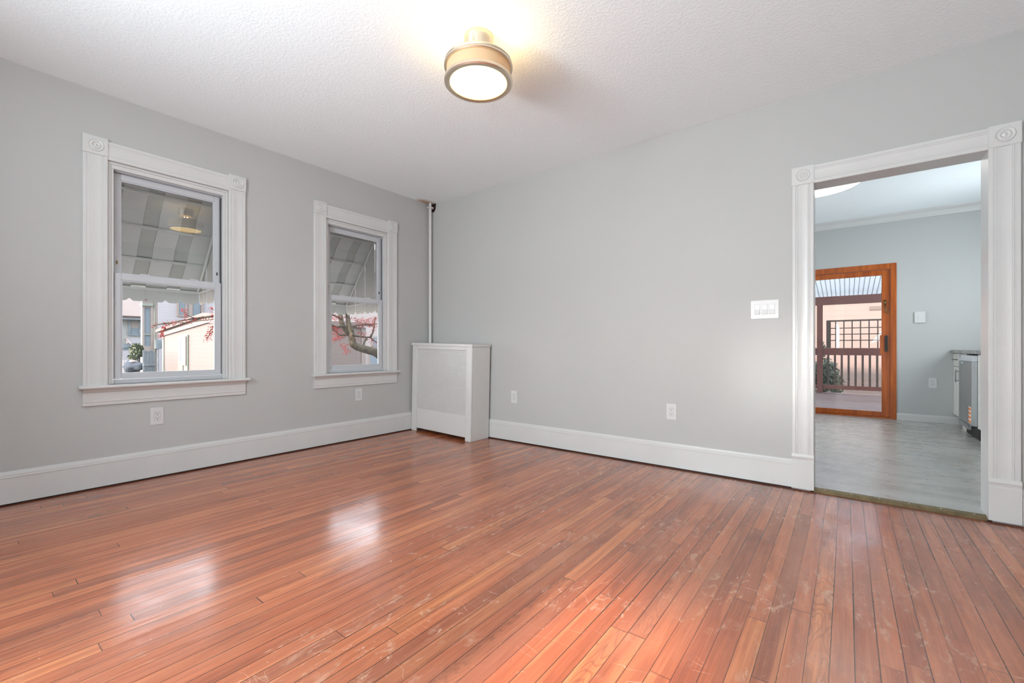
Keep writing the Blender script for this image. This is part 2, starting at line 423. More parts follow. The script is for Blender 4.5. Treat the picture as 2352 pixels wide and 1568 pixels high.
def holed_slab(bm, u0, u1, z0, z1, holes, fn):
    """slab between the two faces t=0 and t=1 of fn(u, z, t) with rectangular holes"""
    us = sorted({u0, u1, *[h[0] for h in holes], *[h[1] for h in holes]})
    zs = sorted({z0, z1, *[h[2] for h in holes], *[h[3] for h in holes]})
    def inside(u, z): return any(h[0] < u < h[1] and h[2] < z < h[3] for h in holes)
    solid = {}
    for i in range(len(us) - 1):
        for j in range(len(zs) - 1):
            solid[i, j] = not inside((us[i] + us[i + 1]) / 2, (zs[j] + zs[j + 1]) / 2)
    cache = {}
    def V(i, j, t):
        if (i, j, t) not in cache: cache[i, j, t] = bm.verts.new(fn(us[i], zs[j], t))
        return cache[i, j, t]
    for (i, j), s in solid.items():
        if not s: continue
        for t in (0, 1):
            bm.faces.new((V(i, j, t), V(i + 1, j, t), V(i + 1, j + 1, t), V(i, j + 1, t)))
        for di, dj, a, b in ((-1, 0, (i, j), (i, j + 1)), (1, 0, (i + 1, j), (i + 1, j + 1)), (0, -1, (i, j), (i + 1, j)), (0, 1, (i, j + 1), (i + 1, j + 1))):
            if not solid.get((i + di, j + dj), False):
                bm.faces.new((V(*a, 0), V(*b, 0), V(*b, 1), V(*a, 1)))
    return bm

# ------------------------------------------------------------------ the room shell
H = 2.70                # ceiling
XR, YR = 5.30, -4.75    # side wall and rear wall behind the camera
KY, KX0, KX1, KH = 4.13, 1.60, 5.75, 2.745
WT = 0.14               # wall thickness
W1 = dict(c=-2.565, hw=0.3685, cw=0.125, top=2.382, head=2.245)
W2 = dict(c=-0.994, hw=0.3590, cw=0.121, top=2.364, head=2.222)
W3 = dict(c=3.48, hw=0.3685, cw=0.125, top=2.382, head=2.245)
W4 = dict(c=2.25, hw=0.3685, cw=0.125, top=2.382, head=2.245)
W5 = dict(c=-3.95, hw=0.3685, cw=0.125, top=2.382, head=2.245)
def hole(w): return (w['c'] - w['hw'], w['c'] + w['hw'], 0.70, w['head'])
D0, D1, DH = 3.860, 4.668, 2.070     # doorway opening

def dip(x, y):     # the old floor has settled along the doorway wall
    if y <= 0: a = max(0.0, 1 + y / 3.4)
    else: a = 1.0
    return -0.026 * a * min(1.0, max(0.0, x / 0.9))
bm = bm_new()
nx, ny = 24, 24
vv = {}
for i in range(nx + 1):
    for j in range(ny + 1):
        x = -0.0 + (XR) * i / nx; y = YR + (0.02 - YR) * j / ny
        vv[i, j] = bm.verts.new((x, y, dip(x, y)))
for i in range(nx):
    for j in range(ny):
        bm.faces.new((vv[i, j], vv[i + 1, j], vv[i + 1, j + 1], vv[i, j + 1]))
ext = bmesh.ops.extrude_face_region(bm, geom=bm.faces[:])
for v in ext['geom']:
    if isinstance(v, bmesh.types.BMVert): v.co.z -= 0.06
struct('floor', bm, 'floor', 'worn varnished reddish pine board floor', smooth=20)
struct('ceiling', B(-0.1, XR + 0.1, YR - 0.1, 0.07, H, H + 0.1), 'ceil', 'white ceiling with a stippled texture')
struct('wall_left', holed_slab(bm_new(), YR - 0.1, 0.0, -0.1, H, [hole(W1), hole(W2)], lambda u, z, t: (-WT * t, u, z)), 'wall', 'pale grey wall with the two windows')
struct('wall_right', holed_slab(bm_new(), -WT, 5.9, -0.1, 2.75, [(D0 - 0.02, D1 + 0.02, -0.2, DH + 0.02)], lambda u, z, t: (u, WT * t, z)), 'wall', 'pale grey wall with the doorway to the kitchen')
struct('wall_rear', holed_slab(bm_new(), -WT, XR + 0.1, -0.1, H, [hole(W3), hole(W4)], lambda u, z, t: (u, YR - WT * t, z)), 'wall', 'grey wall behind the camera')
struct('wall_side', holed_slab(bm_new(), YR, 0.0, -0.1, H, [hole(W5)], lambda u, z, t: (XR + WT * t, u, z)), 'wall', 'grey wall on the right beyond the frame')
# kitchen shell
struct('floor_kitchen', B(KX0, KX1, 0.02, KY, -0.09, -0.006), 'vinyl', 'grey vinyl kitchen floor')
struct('ceiling_kitchen', B(KX0 - 0.1, KX1 + 0.1, 0.14, KY + 0.1, KH, KH + 0.1), 'kceil', 'smooth white kitchen ceiling')
SD0, SD1, SDH = 2.72, 4.566, 2.090    # sliding door outer frame
KW = (1.95, 3.35, 1.08, 2.15)
struct('wall_kitchen_far', holed_slab(bm_new(), KX0 - 0.1, KX1 + 0.1, -0.1, KH, [(SD0 + 0.01, SD1 - 0.01, -0.2, SDH - 0.01)], lambda u, z, t: (u, KY + WT * t, z)), 'kwall', 'pale grey kitchen wall with the sliding door')
struct('wall_kitchen_right', holed_slab(bm_new(), 0.14, KY, -0.1, KH, [KW], lambda u, z, t: (KX1 + WT * t, u, z)), 'kwall', 'grey kitchen wall above the worktop')
struct('wall_kitchen_left', holed_slab(bm_new(), 0.14, KY, -0.1, KH, [(1.80, 2.80, 0.85, 2.05)], lambda u, z, t: (KX0 - WT * t, u, z)), 'kwall', 'grey kitchen wall hidden beside the doorway')

# skirting boards: plain board, stepped moulding on top; they stand a little clear of the boards
def skirt(name, u0, u1, fn, zb, zt, label=None):
    h = zt
    prof = [(0, zb), (0.018, zb), (0.018, h - 0.040), (0.0205, h - 0.038), (0.0205, h - 0.032), (0.017, h - 0.029), (0.017, h - 0.018), (0.013, h - 0.013), (0.010, h - 0.004), (0.006, h), (0, h)]
    return struct(name, prism(bm_new(), prof, u0, u1, fn), 'trim', label)
fnA = lambda d, z, u: (d, u, z)
fnB = lambda d, z, u: (u, -d, z)
bl = skirt('baseboard_left', YR, -0.019, fnA, 0.010, 0.203, 'white skirting board under the windows')
br = skirt('baseboard_right', 0.0, 3.736, fnB, -0.014, 0.178, 'white skirting board beside the doorway')
skirt('baseboard_side', 4.797, XR, fnB, -0.014, 0.178)
obj('gap_shade', B(0.0, 0.010, YR, 0, -0.01, 0.012), 'recess_brown', bl)  # shade under the skirting put in as a dark brown strip
obj('gap_shade', B(0.0, 3.73, -0.010, 0, -0.04, -0.012), 'recess_brown', br)
kp = [(0, -0.006), (0.014, -0.006), (0.014, 0.062), (0.008, 0.080), (0, 0.082)]
struct('baseboard_kitchen', prism(bm_new(), kp, SD1 + 0.002, 5.745, lambda d, z, u: (u, KY - d, z)), 'trim', 'white skirting board below the kitchen socket')
# cove at the kitchen ceiling
cp = [(0, 2.648), (0.008, 2.648), (0.014, 2.664), (0.040, 2.700), (0.078, 2.726), (0.084, KH), (0, KH)]
struct('trim_1', prism(bm_new(), cp, KX0, KX1, lambda d, z, u: (u, KY - d, z)), 'trim', 'white cove moulding at the kitchen ceiling')

# ------------------------------------------------------------------ casings with corner blocks
def casing_profile(w, t=0.020, g=0.0022):
    # across the width: flat band, two quirks, shallow hollow, two quirks, flat band
    P = [(0, 0), (0, t - 0.003), (0.003, t)]
    for c0 in (0.20,):
        a = w * c0
        P += [(a - 0.006, t), (a - 0.004, t - g), (a - 0.001, t - g), (a + 0.001, t - 0.001), (a + 0.006, t - 0.001), (a + 0.008, t - g), (a + 0.010, t - g * 0.7)]
    for k in range(1, 6):
        s = k / 6.0
        x0 = w * 0.20 + 0.010; x1 = w * 0.80 - 0.010
        P.append((x0 + (x1 - x0) * s, t - g * 0.7 - g * 0.8 * math.sin(PI * s)))
    a = w * 0.80
    P += [(a - 0.010, t - g * 0.7), (a - 0.008, t - g), (a - 0.006, t - 0.001), (a - 0.001, t - 0.001), (a + 0.001, t - g), (a + 0.004, t - g), (a + 0.006, t)]
    P += [(w - 0.003, t), (w, t - 0.003), (w, 0)]
    return P
def corner_block(parent, cx, cz, w, h):
    t = 0.027
    b = obj('corner_block', box(bm_new(), cx - w / 2, cx + w / 2, -t, 0, cz - h / 2, cz + h / 2), 'trim', parent, bevel=0.003)
    r = min(w, h) * 0.34
    prof = [(r, 0.0), (r, -0.0035), (r * 0.93, -0.006), (r * 0.84, -0.0035), (r * 0.70, -0.0005), (r * 0.58, -0.003), (r * 0.50, -0.006), (r * 0.40, -0.0035), (r * 0.30, -0.001), (r * 0.18, -0.004), (r * 0.02, -0.0065)]
    obj('rosette', lathe(bm_new(), [(q, hh) for q, hh in prof], 40, (cx, -t, cz), 'y'), 'trim', b, smooth=40)
    return b

def make_window(name, w, wall, label, detail=True):
    """double-hung window in its cased opening; local x along the wall, -y into the room"""
    if wall == 'A': loc, rz = (0, w['c'], 0), R(90)
    elif wall == 'R': loc, rz = (w['c'], YR, 0), R(180)
    else: loc, rz = (XR, w['c'], 0), R(-90)
    t = thing(name, label, 'window', loc, rz, kind='structure')
    hw, cw, top, head = w['hw'], w['cw'], w['top'], w['head']
    bh = 0.121
    prof = casing_profile(cw)
    z0 = 0.700
    for s in (-1, 1):
        obj('side_casing', prism(bm_new(), prof, z0, top - bh, lambda p, q, u: (s * (hw + p), -q, u)), 'trim', t)
        corner_block(t, s * (hw + cw / 2), top - bh / 2, cw + 0.004, bh)
    ht = top - 0.012 - head
    obj('head_casing', prism(bm_new(), casing_profile(ht, 0.022), -hw, hw, lambda p, q, u: (u, -q, head + p)), 'trim', t)
    # stool with a rounded nose and horns, apron below
    st = [(0.02, 0.676), (-0.052, 0.676), (-0.060, 0.680), (-0.064, 0.688), (-0.060, 0.696), (-0.052, 0.700), (0.06, 0.700), (0.06, 0.676)]
    st = [(-0.002, 0.676)] + st[1:6] + [(-0.002, 0.700)]
    obj('stool', prism(bm_new(), st, -(hw + cw + 0.022), hw + cw + 0.022, lambda p, q, u: (u, p, q)), 'trim', t)
    obj('sill', B(-hw, hw, -0.002, WT, 0.672, 0.700), 'trim', t)
    ap = [(0, 0.563), (-0.014, 0.563), (-0.014, 0.583), (-0.017, 0.586), (-0.017, 0.594), (-0.014, 0.597), (-0.014, 0.648), (-0.020, 0.653), (-0.028, 0.664), (-0.034, 0.676), (0, 0.676)]
    obj('apron', prism(bm_new(), ap, -(hw + cw), hw + cw, lambda p, q, u: (u, p, q)), 'trim', t)
    # jamb liners, inner stops, replacement frame
    jb = bm_new()
    for s in (-1, 1):
        x0, x1 = sorted((s * (hw - 0.001), s * (hw - 0.018)))
        box(jb, x0, x1, 0.0, WT, 0.700, head - 0.0185)
        x0, x1 = sorted((s * (hw - 0.018), s * (hw - 0.034)))
        box(jb, x0, x1, 0.010, 0.030, 0.700, head - 0.018)
    box(jb, -hw + 0.001, hw - 0.001, 0.0, WT, head - 0.018, head - 0.001)
    box(jb, -hw + 0.018, hw - 0.018, 0.006, 0.030, head - 0.045, head - 0.018)
    obj('jamb', jb, 'trim', t, bevel=0.002)
    fr = bm_new()
    xi = hw - 0.034
    for s in (-1, 1):
        x0, x1 = sorted((s * (hw - 0.018), s * xi))
        box(fr, x0, x1, 0.034, 0.118, 0.700, head - 0.018)
    box(fr, -xi, xi, 0.034, 0.118, head - 0.050, head - 0.018)
    box(fr, -xi, xi, 0.026, 0.118, 0.700, 0.731)
    obj('frame', fr, 'trimw', t, bevel=0.0015)
    gl = bm_new()
    for s in (-1, 1):
        x0, x1 = sorted((s * (xi - 0.006), s * xi))
        box(gl, x0, x1, 0.046, 0.052, 0.74, head - 0.06)
    obj('track_gap', gl, 'black', t)
    # sashes: lower one nearer the room
    def sash(nm, y0, y1, zb, zt, sw, rb, rt, lift):
        xo = xi - 0.0065
        b = bm_new()
        box(b, -xo, -xo + sw, y0, y1, zb, zt); box(b, xo - sw, xo, y0, y1, zb, zt)
        box(b, -xo + sw, xo - sw, y0, y1, zb, zb + rb); box(b, -xo + sw, xo - sw, y0, y1, zt - rt, zt)
        s_ = obj(nm, b, 'trimw', t, bevel=0.003)
        bd = bm_new()      # glazing bead
        gx, g0, g1 = xo - sw, zb + rb, zt - rt
        for a in (-1, 1):
            x0, x1 = sorted((a * gx, a * (gx - 0.007)))
            box(bd, x0, x1, y0 + 0.006, y1 - 0.006, g0, g1)
        box(bd, -gx + 0.007, gx - 0.007, y0 + 0.006, y1 - 0.006, g0, g0 + 0.007)
        box(bd, -gx + 0.007, gx - 0.007, y0 + 0.006, y1 - 0.006, g1 - 0.007, g1)
        obj('glazing_bead', bd, 'trimw', s_)
        obj('pane', B(-gx + 0.003, gx - 0.003, (y0 + y1) / 2 - 0.003, (y0 + y1) / 2 + 0.003, g0 + 0.003, g1 - 0.003), 'glass', s_)
        if lift:
            for c in (-0.16, 0.14):
                ll = prism(bm_new(), [(-0.035, 0), (-0.024, 0.010), (0.024, 0.010), (0.035, 0)], y0, y1 - 0.006, lambda p, q, u: (c + p, u, zt + q))
                obj('tilt_latch', ll, 'trimw', s_)
        return s_
    mr = 1.482
    up = sash('upper_sash', 0.066, 0.094, mr - 0.046, head - 0.052, 0.038, 0.046, 0.044, False)
    sash('lower_sash', 0.032, 0.062, 0.733, mr, 0.038, 0.036, 0.048, True)
    for s, c in ((-1, 'brass'), (1, 'dark')):
        obj('vent_stop', B(s * (xi - 0.026) - 0.004, s * (xi - 0.026) + 0.004, 0.060, 0.067, 1.548, 1.572), c, up)
    return t

make_window('window_1', W1, 'A', 'larger double hung window at left, lamp mirrored in its upper pane')
make_window('window_2', W2, 'A', 'double hung window near the pipe and radiator, red berries outside')
make_window('window_3', W3, 'R', 'double hung window behind the camera letting the sun in')
make_window('added_window_4', W4, 'R', 'added double hung window, unseen behind the camera at its left')  # unseen, added to carry a rear fill light
make_window('added_window_5', W5, 'S', 'added double hung window in the unseen side wall')  # unseen window put in for the side fill light
# kitchen window over the worktop (outside the frame)
kw = thing('window_6', 'kitchen window above the worktop, hidden by the door casing', 'window', (KX1, 0, 0), 0, kind='structure')
b = bm_new()
holed_slab(b, KW[0] - 0.08, KW[1] + 0.08, KW[2] - 0.08, KW[3] + 0.08, [(KW[0] + 0.04, (KW[0] + KW[1]) / 2 - 0.02, KW[2] + 0.04, KW[3] - 0.04), ((KW[0] + KW[1]) / 2 + 0.02, KW[1] - 0.04, KW[2] + 0.04, KW[3] - 0.04)], lambda u, z, t: (-0.02 + 0.015 * t, u, z))
obj('frame', b, 'trim', kw)
obj('pane', B(0.05, 0.056, KW[0] + 0.001, KW[1] - 0.001, KW[2] + 0.001, KW[3] - 0.001), 'glass', kw)

kw = thing('added_window_7', 'added kitchen side window, unseen left of the doorway', 'window', (KX0, 0, 0), 0, kind='structure')  # unseen window added around the kitchen side fill light
obj('frame', holed_slab(bm_new(), 1.72, 2.88, 0.77, 2.13, [(1.84, 2.76, 0.89, 2.01)], lambda u, z, t: (0.02 - 0.015 * t, u, z)), 'trim', kw)
obj('pane', B(-0.056, -0.05, 1.801, 2.799, 0.851, 2.049), 'glass', kw)

# ------------------------------------------------------------------ cased doorway
dr = thing('door_1', 'wide cased doorway with rosette corner blocks opening to the kitchen', 'doorway', (0, 0, 0), 0, kind='structure')
cwL, zT, bh = 0.124, 2.196, 0.122
pt = 0.222       # plinth top
for s, edge in ((-1, D0), (1, D1)):
    obj('side_casing', prism(bm_new(), casing_profile(cwL, 0.022, 0.0040), pt, zT - bh, lambda p, q, u: (edge + s * p, -q, u)), 'trim', dr)
    corner_block(dr, edge + s * cwL / 2, zT - bh / 2, cwL + 0.004, bh)
    x0, x1 = sorted((edge, edge + s * (cwL + 0.002)))
    pl = [(0, -0.014), (-0.027, -0.014), (-0.027, pt - 0.048), (-0.023, pt - 0.043), (-0.025, pt - 0.030), (-0.029, pt - 0.020), (-0.024, pt - 0.012), (-0.022, pt), (0, pt)]
    obj('plinth_block', prism(bm_new(), pl, x0, x1, lambda p, q, u: (u, p, q)), 'trim', dr)
obj('head_casing', prism(bm_new(), casing_profile(zT - 0.004 - DH, 0.022, 0.0035), D0, D1, lambda p, q, u: (u, -q, DH + p)), 'trim', dr)
jb = bm_new()
box(jb, D0 - 0.019, D0, 0.0, WT + 0.012, -0.02, DH)
box(jb, D1, D1 + 0.019, 0.0, WT + 0.012, -0.02, DH)
box(jb, D0, D1, 0.0, WT + 0.012, DH, DH + 0.019)
obj('jamb', jb, 'trim', dr)
b = prism(bm_new(), [(-0.012, -0.0275), (0.004, -0.008), (0.035, -0.003), (0.045, -0.0055), (0.045, -0.03), (-0.012, -0.03)], D0, D1, lambda p, q, u: (u, p, q))
th = obj('threshold_strip', b, 'brassthr', dr)
th['label'] = 'dull bronze metal threshold strip'
for k in range(6):
    obj('screw', lathe(bm_new(), [(0.0042, 0.0), (0.004, 0.0015), (0.0005, 0.0022)], 12, (D0 + 0.06 + k * 0.14, 0.016, -0.0062), 'z'), 'nickel', th, smooth=True)

# ------------------------------------------------------------------ radiator cover in the corner
rad = thing('radiator_cover', 'white steel radiator cover with a perforated front in the corner', 'radiator cover', (0.022, -0.315, 0.0), 0)
rad.rotation_euler = (0, R(1.4), 0)
RW, RD, RT = 0.940, 0.285, 0.985
b = box(bm_new(), -0.008, RW + 0.010, -0.012, RD + 0.002, RT, RT + 0.026)
obj('top_panel', b, 'rad', rad, bevel=0.003)
for x0, x1 in ((0.0, 0.082), (RW - 0.082, RW)):
    obj('corner_post', B(x0, x1, 0.0, 0.018, 0.0, RT), 'rad', rad, bevel=0.003)
obj('side_panel', B(0.0, 0.014, 0.0185, RD, 0.0, RT), 'rad', rad)
obj('side_panel', B(RW - 0.014, RW, 0.0185, RD, 0.0, RT), 'rad', rad, bevel=0.001)
obj('lower_panel', B(0.0825, RW - 0.0825, 0.004, 0.020, 0.036, 0.262), 'rad', rad, bevel=0.002)
obj('top_rail', B(0.0825, RW - 0.0825, 0.004, 0.020, 0.950, RT - 0.0005), 'rad', rad, bevel=0.002)
# perforated grille sheet: a lattice with diamond holes
gx0, gx1, gz0, gz1 = 0.0825, RW - 0.0825, 0.2625, 0.9495
nc, nr = 42, 37
b = bm_new()
pw, ph = (gx1 - gx0) / nc, (gz1 - gz0) / nr
corner = {}
def cv(i, j):
    if (i, j) not in corner: corner[i, j] = b.verts.new((gx0 + i * pw, 0.010, gz0 + j * ph))
    return corner[i, j]
for i in range(nc):
    for j in range(nr):
        cx, cz = gx0 + (i + 0.5) * pw, gz0 + (j + 0.5) * ph
        k = 0.60
        d = [b.verts.new((cx + a * pw * 0.5 * k, 0.0115, cz + c * ph * 0.5 * k)) for a, c in ((0, -1), (1, 0), (0, 1), (-1, 0))]
        q = [cv(i, j), cv(i + 1, j), cv(i + 1, j + 1), cv(i, j + 1)]
        # around the hole
        b.faces.new((q[0], q[1], d[0])); b.faces.new((q[1], q[2], d[1])); b.faces.new((q[2], q[3], d[2])); b.faces.new((q[3], q[0], d[3]))
        b.faces.new((q[1], d[1], d[0])); b.faces.new((q[2], d[2], d[1])); b.faces.new((q[3], d[3], d[2])); b.faces.new((q[0], d[0], d[3]))
g = obj('perforated_grille', b, 'rad', rad)
sol = g.modifiers.new('sheet', 'SOLIDIFY'); sol.thickness = 0.0012; sol.offset = 0
obj('grille_backing', B(0.0825, RW - 0.0825, 0.0200, 0.0225, 0.2625, 0.9495), plain('grey_grille_backing', rgb(0.50, 0.51, 0.52), 0.6), rad)  # grey sheet added to lighten the grille holes
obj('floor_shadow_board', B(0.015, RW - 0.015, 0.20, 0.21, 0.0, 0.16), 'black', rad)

# heating riser in the corner
pipe = thing('heating_pipe', 'white painted heating pipe rising from the radiator cover to the ceiling', 'pipe', (0.052, -0.052, 0.0))
obj('pipe_run', lathe(bm_new(), [(0.0165, 1.0125), (0.0165, 2.699)], 24, cap=True), 'rad', pipe, smooth=40)
obj('ceiling_collar', lathe(bm_new(), [(0.0170, 2.632), (0.036, 2.634), (0.042, 2.638), (0.042, 2.644), (0.034, 2.650), (0.0170, 2.653)], 28), 'rad', pipe, smooth=40)
b = bm_new()
pts = [(0.012, 2.61), (0.062, 2.60), (0.088, 2.632), (0.094, 2.672), (0.098, 2.699), (0.012, 2.699)]
prism(b, pts, 0.0, 0.006, lambda p, q, u: (p, -u, q))
hl = tag(obj('plaster_hole', b, 'recess_brown'), 'dark broken plaster patch behind the pipe at the ceiling corner', 'plaster hole')

# ------------------------------------------------------------------ ceiling lamp
LX, LY = 2.397, -1.782
lamp = thing('ceiling_lamp', 'round brushed nickel semi flush ceiling lamp with a glowing white glass bottom', 'ceiling lamp', (LX, LY, 0))
obj('canopy', lathe(bm_new(), [(0.002, 2.700), (0.080, 2.700), (0.081, 2.694), (0.081, 2.672), (0.078, 2.668), (0.078, 2.606), (0.074, 2.600), (0.002, 2.600)], 56), 'nickel', lamp, smooth=40)
obj('stem', lathe(bm_new(), [(0.012, 2.601), (0.012, 2.452)], 20, cap=True), 'nickel', lamp, smooth=40)
obj('upper_ring', lathe(bm_new(), [(0.176, 2.517), (0.188, 2.517), (0.192, 2.521), (0.192, 2.528), (0.188, 2.531), (0.186, 2.536), (0.189, 2.541), (0.187, 2.547), (0.176, 2.547), (0.176, 2.517)], 72), 'nickel', lamp, smooth=40)
def drum_mat():
    m = M('warm_translucent_drum')
    a = m.n('ShaderNodeBsdfPrincipled', {'Base Color': srgb(206, 184, 150), 'Roughness': 0.4}).outputs[0]
    t = m.n('ShaderNodeBsdfTranslucent', {'Color': srgb(222, 196, 150)}).outputs[0]
    return m.surf(m.n('ShaderNodeMixShader', {0: 0.2, 1: a, 2: t}).outputs[0])
obj('drum_band', lathe(bm_new(), [(0.178, 2.455), (0.178, 2.518), (0.175, 2.518), (0.175, 2.455), (0.178, 2.455)], 72), drum_mat(), lamp, smooth=40)
obj('lower_ring', lathe(bm_new(), [(0.160, 2.436), (0.166, 2.432), (0.184, 2.432), (0.191, 2.438), (0.191, 2.450), (0.187, 2.457), (0.174, 2.457), (0.174, 2.446), (0.160, 2.444), (0.160, 2.436)], 72), 'nickel', lamp, smooth=40)
obj('glass_diffuser', lathe(bm_new(), [(0.0005, 2.432), (0.08, 2.4335), (0.13, 2.437), (0.161, 2.441), (0.161, 2.444), (0.0005, 2.444)], 56), emit('glowing_white_glass', rgb(1.0, 0.66, 0.24), 5.0), lamp, smooth=40)
for k in range(3):
    a = R(30 + 120 * k)
    obj('bulb', lathe(bm_new(), [(0.001, -0.026), (0.018, -0.020), (0.026, 0.0), (0.018, 0.022), (0.012, 0.034), (0.001, 0.036)], 20, (0.095 * math.cos(a), 0.095 * math.sin(a), 2.492)), emit('warm_bulb', rgb(1.0, 0.70, 0.32), 36.0), lamp, smooth=True)
b = bm_new()
for k in range(4):
    c = Vector((-0.0 + 0.083 * 0.35, -0.083 * 0.93, 2.655 - 0.016 * k))
    pts = []
    for j in range(11):
        a = 2 * PI * j / 10
        s = 0.006 * math.cos(a)
        pts.append(c + Vector((s * (0.93 if k % 2 else 0.2), s * (0.35 if k % 2 else -0.9), 0.011 * math.sin(a))))
    tube(b, pts, 0.0014, 6)
obj('bulb_reflection_links', b, 'nickel', lamp, smooth=True)  # links stand in for the bulb's reflection on the canopy
def point(name, loc, power, color, rad_=0.05, parent=None):
    d = bpy.data.lights.new(name, 'POINT'); d.energy = power; d.color = color; d.shadow_soft_size = rad_
    o = bpy.data.objects.new(name, d); COL.objects.link(o); o.location = loc
    return o
point('lamp_light', (LX, LY, 2.565), 4.5, (1.0, 0.70, 0.36), 0.035)

# kitchen ceiling light
kl = thing('flush_ceiling_light', 'round white flush light on the kitchen ceiling, cut off by the doorway head', 'ceiling light', (3.77, 2.10, 0))
obj('base_ring', lathe(bm_new(), [(0.001, KH), (0.40, KH), (0.415, KH - 0.012), (0.415, KH - 0.05), (0.405, KH - 0.055)], 64), 'plate', kl, smooth=40)
obj('diffuser', lathe(bm_new(), [(0.41, KH - 0.052), (0.39, KH - 0.064), (0.30, KH - 0.078), (0.15, KH - 0.086), (0.0005, KH - 0.088)], 64), emit('white_light_diffuser', rgb(1.0, 0.97, 0.92), 5.0), kl, smooth=True)

# ------------------------------------------------------------------ sockets and switches
def slot_bm(z, y):
    b = bm_new()
    box(b, -0.0085, -0.0060, y - 0.0004, y + 0.003, z + 0.002, z + 0.011)
    box(b, 0.0060, 0.0085, y - 0.0004, y + 0.003, z + 0.003, z + 0.010)
    lathe(b, [(0.0032, y - 0.0004), (0.0001, y - 0.00045)], 14, (0, 0, z - 0.006), 'y')
    return b
def outlet(label, loc, rz):
    t = thing('wall_socket', label, 'socket', loc, rz, 'duplex wall sockets')
    obj('face_plate', B(-0.040, 0.040, -0.0065, 0.0, -0.064, 0.064), 'plate', t, bevel=0.003)
    ins = obj('socket_insert', B(-0.0175, 0.0175, -0.0085, -0.005, -0.034, 0.034), 'plate', t, bevel=0.001)
    rm = bm_new()
    for a in ((-0.0187, -0.0177, -0.035, 0.035), (0.0177, 0.0187, -0.035, 0.035), (-0.0187, 0.0187, 0.0342, 0.0350), (-0.0187, 0.0187, -0.0350, -0.0342)):
        box(rm, a[0], a[1], -0.0068, -0.006, a[2], a[3])
    obj('insert_gap', rm, plain('grey_gap', rgb(0.25, 0.25, 0.25)), t)
    for z in (0.016, -0.018):
        obj('slots', slot_bm(z, -0.0088), 'dark', ins)
    return t
def cov(o):     # a copy of a thing and all its parts
    c = o.copy(); COL.objects.link(c)
    for ch in o.children:
        d = ch.copy(); COL.objects.link(d); d.parent = c
        for g in ch.children:
            e = g.copy(); COL.objects.link(e); e.parent = d
    return c
o1 = outlet('white duplex socket below the larger left window', (0, -2.662, 0.450), R(90))
for lab, loc, rz in (('white duplex socket below the window nearest the corner', (0, -0.991, 0.466), R(90)),
                     ('white duplex socket just right of the radiator cover', (1.292, 0, 0.442), 0),
                     ('white duplex socket midway along the right wall, above the skirting', (2.905, 0, 0.433), 0),
                     ('white duplex socket on the kitchen wall beside the white cabinet', (4.915, KY, 0.501), 0)):
    c = cov(o1); c.location = loc; c.rotation_euler = (0, 0, rz); c['label'] = lab
sw = thing('light_switch', 'white triple rocker light switch plate left of the doorway', 'light switch', (3.567, 0, 1.231), 0)
obj('face_plate', B(-0.088, 0.088, -0.0065, 0, -0.066, 0.066), 'plate', sw, bevel=0.003)
for x in (-0.046, 0.0, 0.046):
    rk = prism(bm_new(), [(-0.0055, -0.034), (-0.0115, -0.034), (-0.0075, 0.0), (-0.0085, 0.034), (-0.0055, 0.034)], x - 0.0165, x + 0.0165, lambda p, q, u: (u, p, q))
    obj('rocker', rk, 'plate', sw)
    rm = bm_new()
    for a in ((-0.0185, -0.0172, -0.036, 0.036), (0.0172, 0.0185, -0.036, 0.036), (-0.0185, 0.0185, 0.0347, 0.036), (-0.0185, 0.0185, -0.036, -0.0347)):
        box(rm, x + a[0], x + a[1], -0.0069, -0.006, a[2], a[3])
    obj('rocker_gap', rm, plain('grey_gap', rgb(0.42, 0.42, 0.42)), sw)
obj('indicator_light', lathe(bm_new(), [(0.0030, -0.0064), (0.0022, -0.0085), (0.0001, -0.009)], 12, (-0.072, 0, 0.042), 'y'), emit('switch_indicator', rgb(1, 1, 1), 1.6), sw, smooth=True)
ks = thing('dimmer_switch', 'square white dimmer switch on the kitchen wall beside the sliding door', 'light switch', (4.793, KY, 1.350), 0)
obj('face_plate', B(-0.052, 0.052, -0.022, 0, -0.072, 0.072), 'plate', ks, bevel=0.004)
obj('paddle', B(-0.018, 0.018, -0.026, -0.0215, -0.034, 0.034), 'plate', ks, bevel=0.001)

# ------------------------------------------------------------------ sliding door
sd = thing('door_2', 'varnished orange wood sliding glass door at the back of the kitchen', 'door', (0, KY, 0), 0, kind='structure')
b = bm_new()
box(b, SD1 - 0.062, SD1, -0.012, 0.12, -0.006, SDH); box(b, SD0, SD0 + 0.062, -0.012, 0.12, -0.006, SDH)
box(b, SD0 + 0.0625, SD1 - 0.0625, -0.012, 0.12, SDH - 0.075, SDH)
box(b, SD0 + 0.0625, SD1 - 0.0625, -0.012, 0.12, -0.006, 0.014)
obj('frame', b, 'firwood', sd, bevel=0.003)
px0, px1 = 3.25, SD1 - 0.064
st = 0.086
b = bm_new()
box(b, px1 - st, px1, 0.018, 0.056, 0.015, SDH - 0.080); box(b, px0, px0 + st, 0.018, 0.056, 0.015, SDH - 0.080)
box(b, px0 + st, px1 - st, 0.018, 0.056, 0.015, 0.080); box(b, px0 + st, px1 - st, 0.018, 0.056, SDH - 0.150, SDH - 0.080)
sp = obj('sliding_panel', b, 'firwood', sd, bevel=0.003)
obj('pane', B(px0 + st, px1 - st, 0.034, 0.040, 0.080, SDH - 0.150), 'glass', sp)
b = bm_new()
tube(b, [(px1 - 0.055, 0.014, 1.60), (px1 - 0.050, 0.002, 1.565), (px1 - 0.052, 0.0, 1.53)], [0.010, 0.014, 0.008], 10)
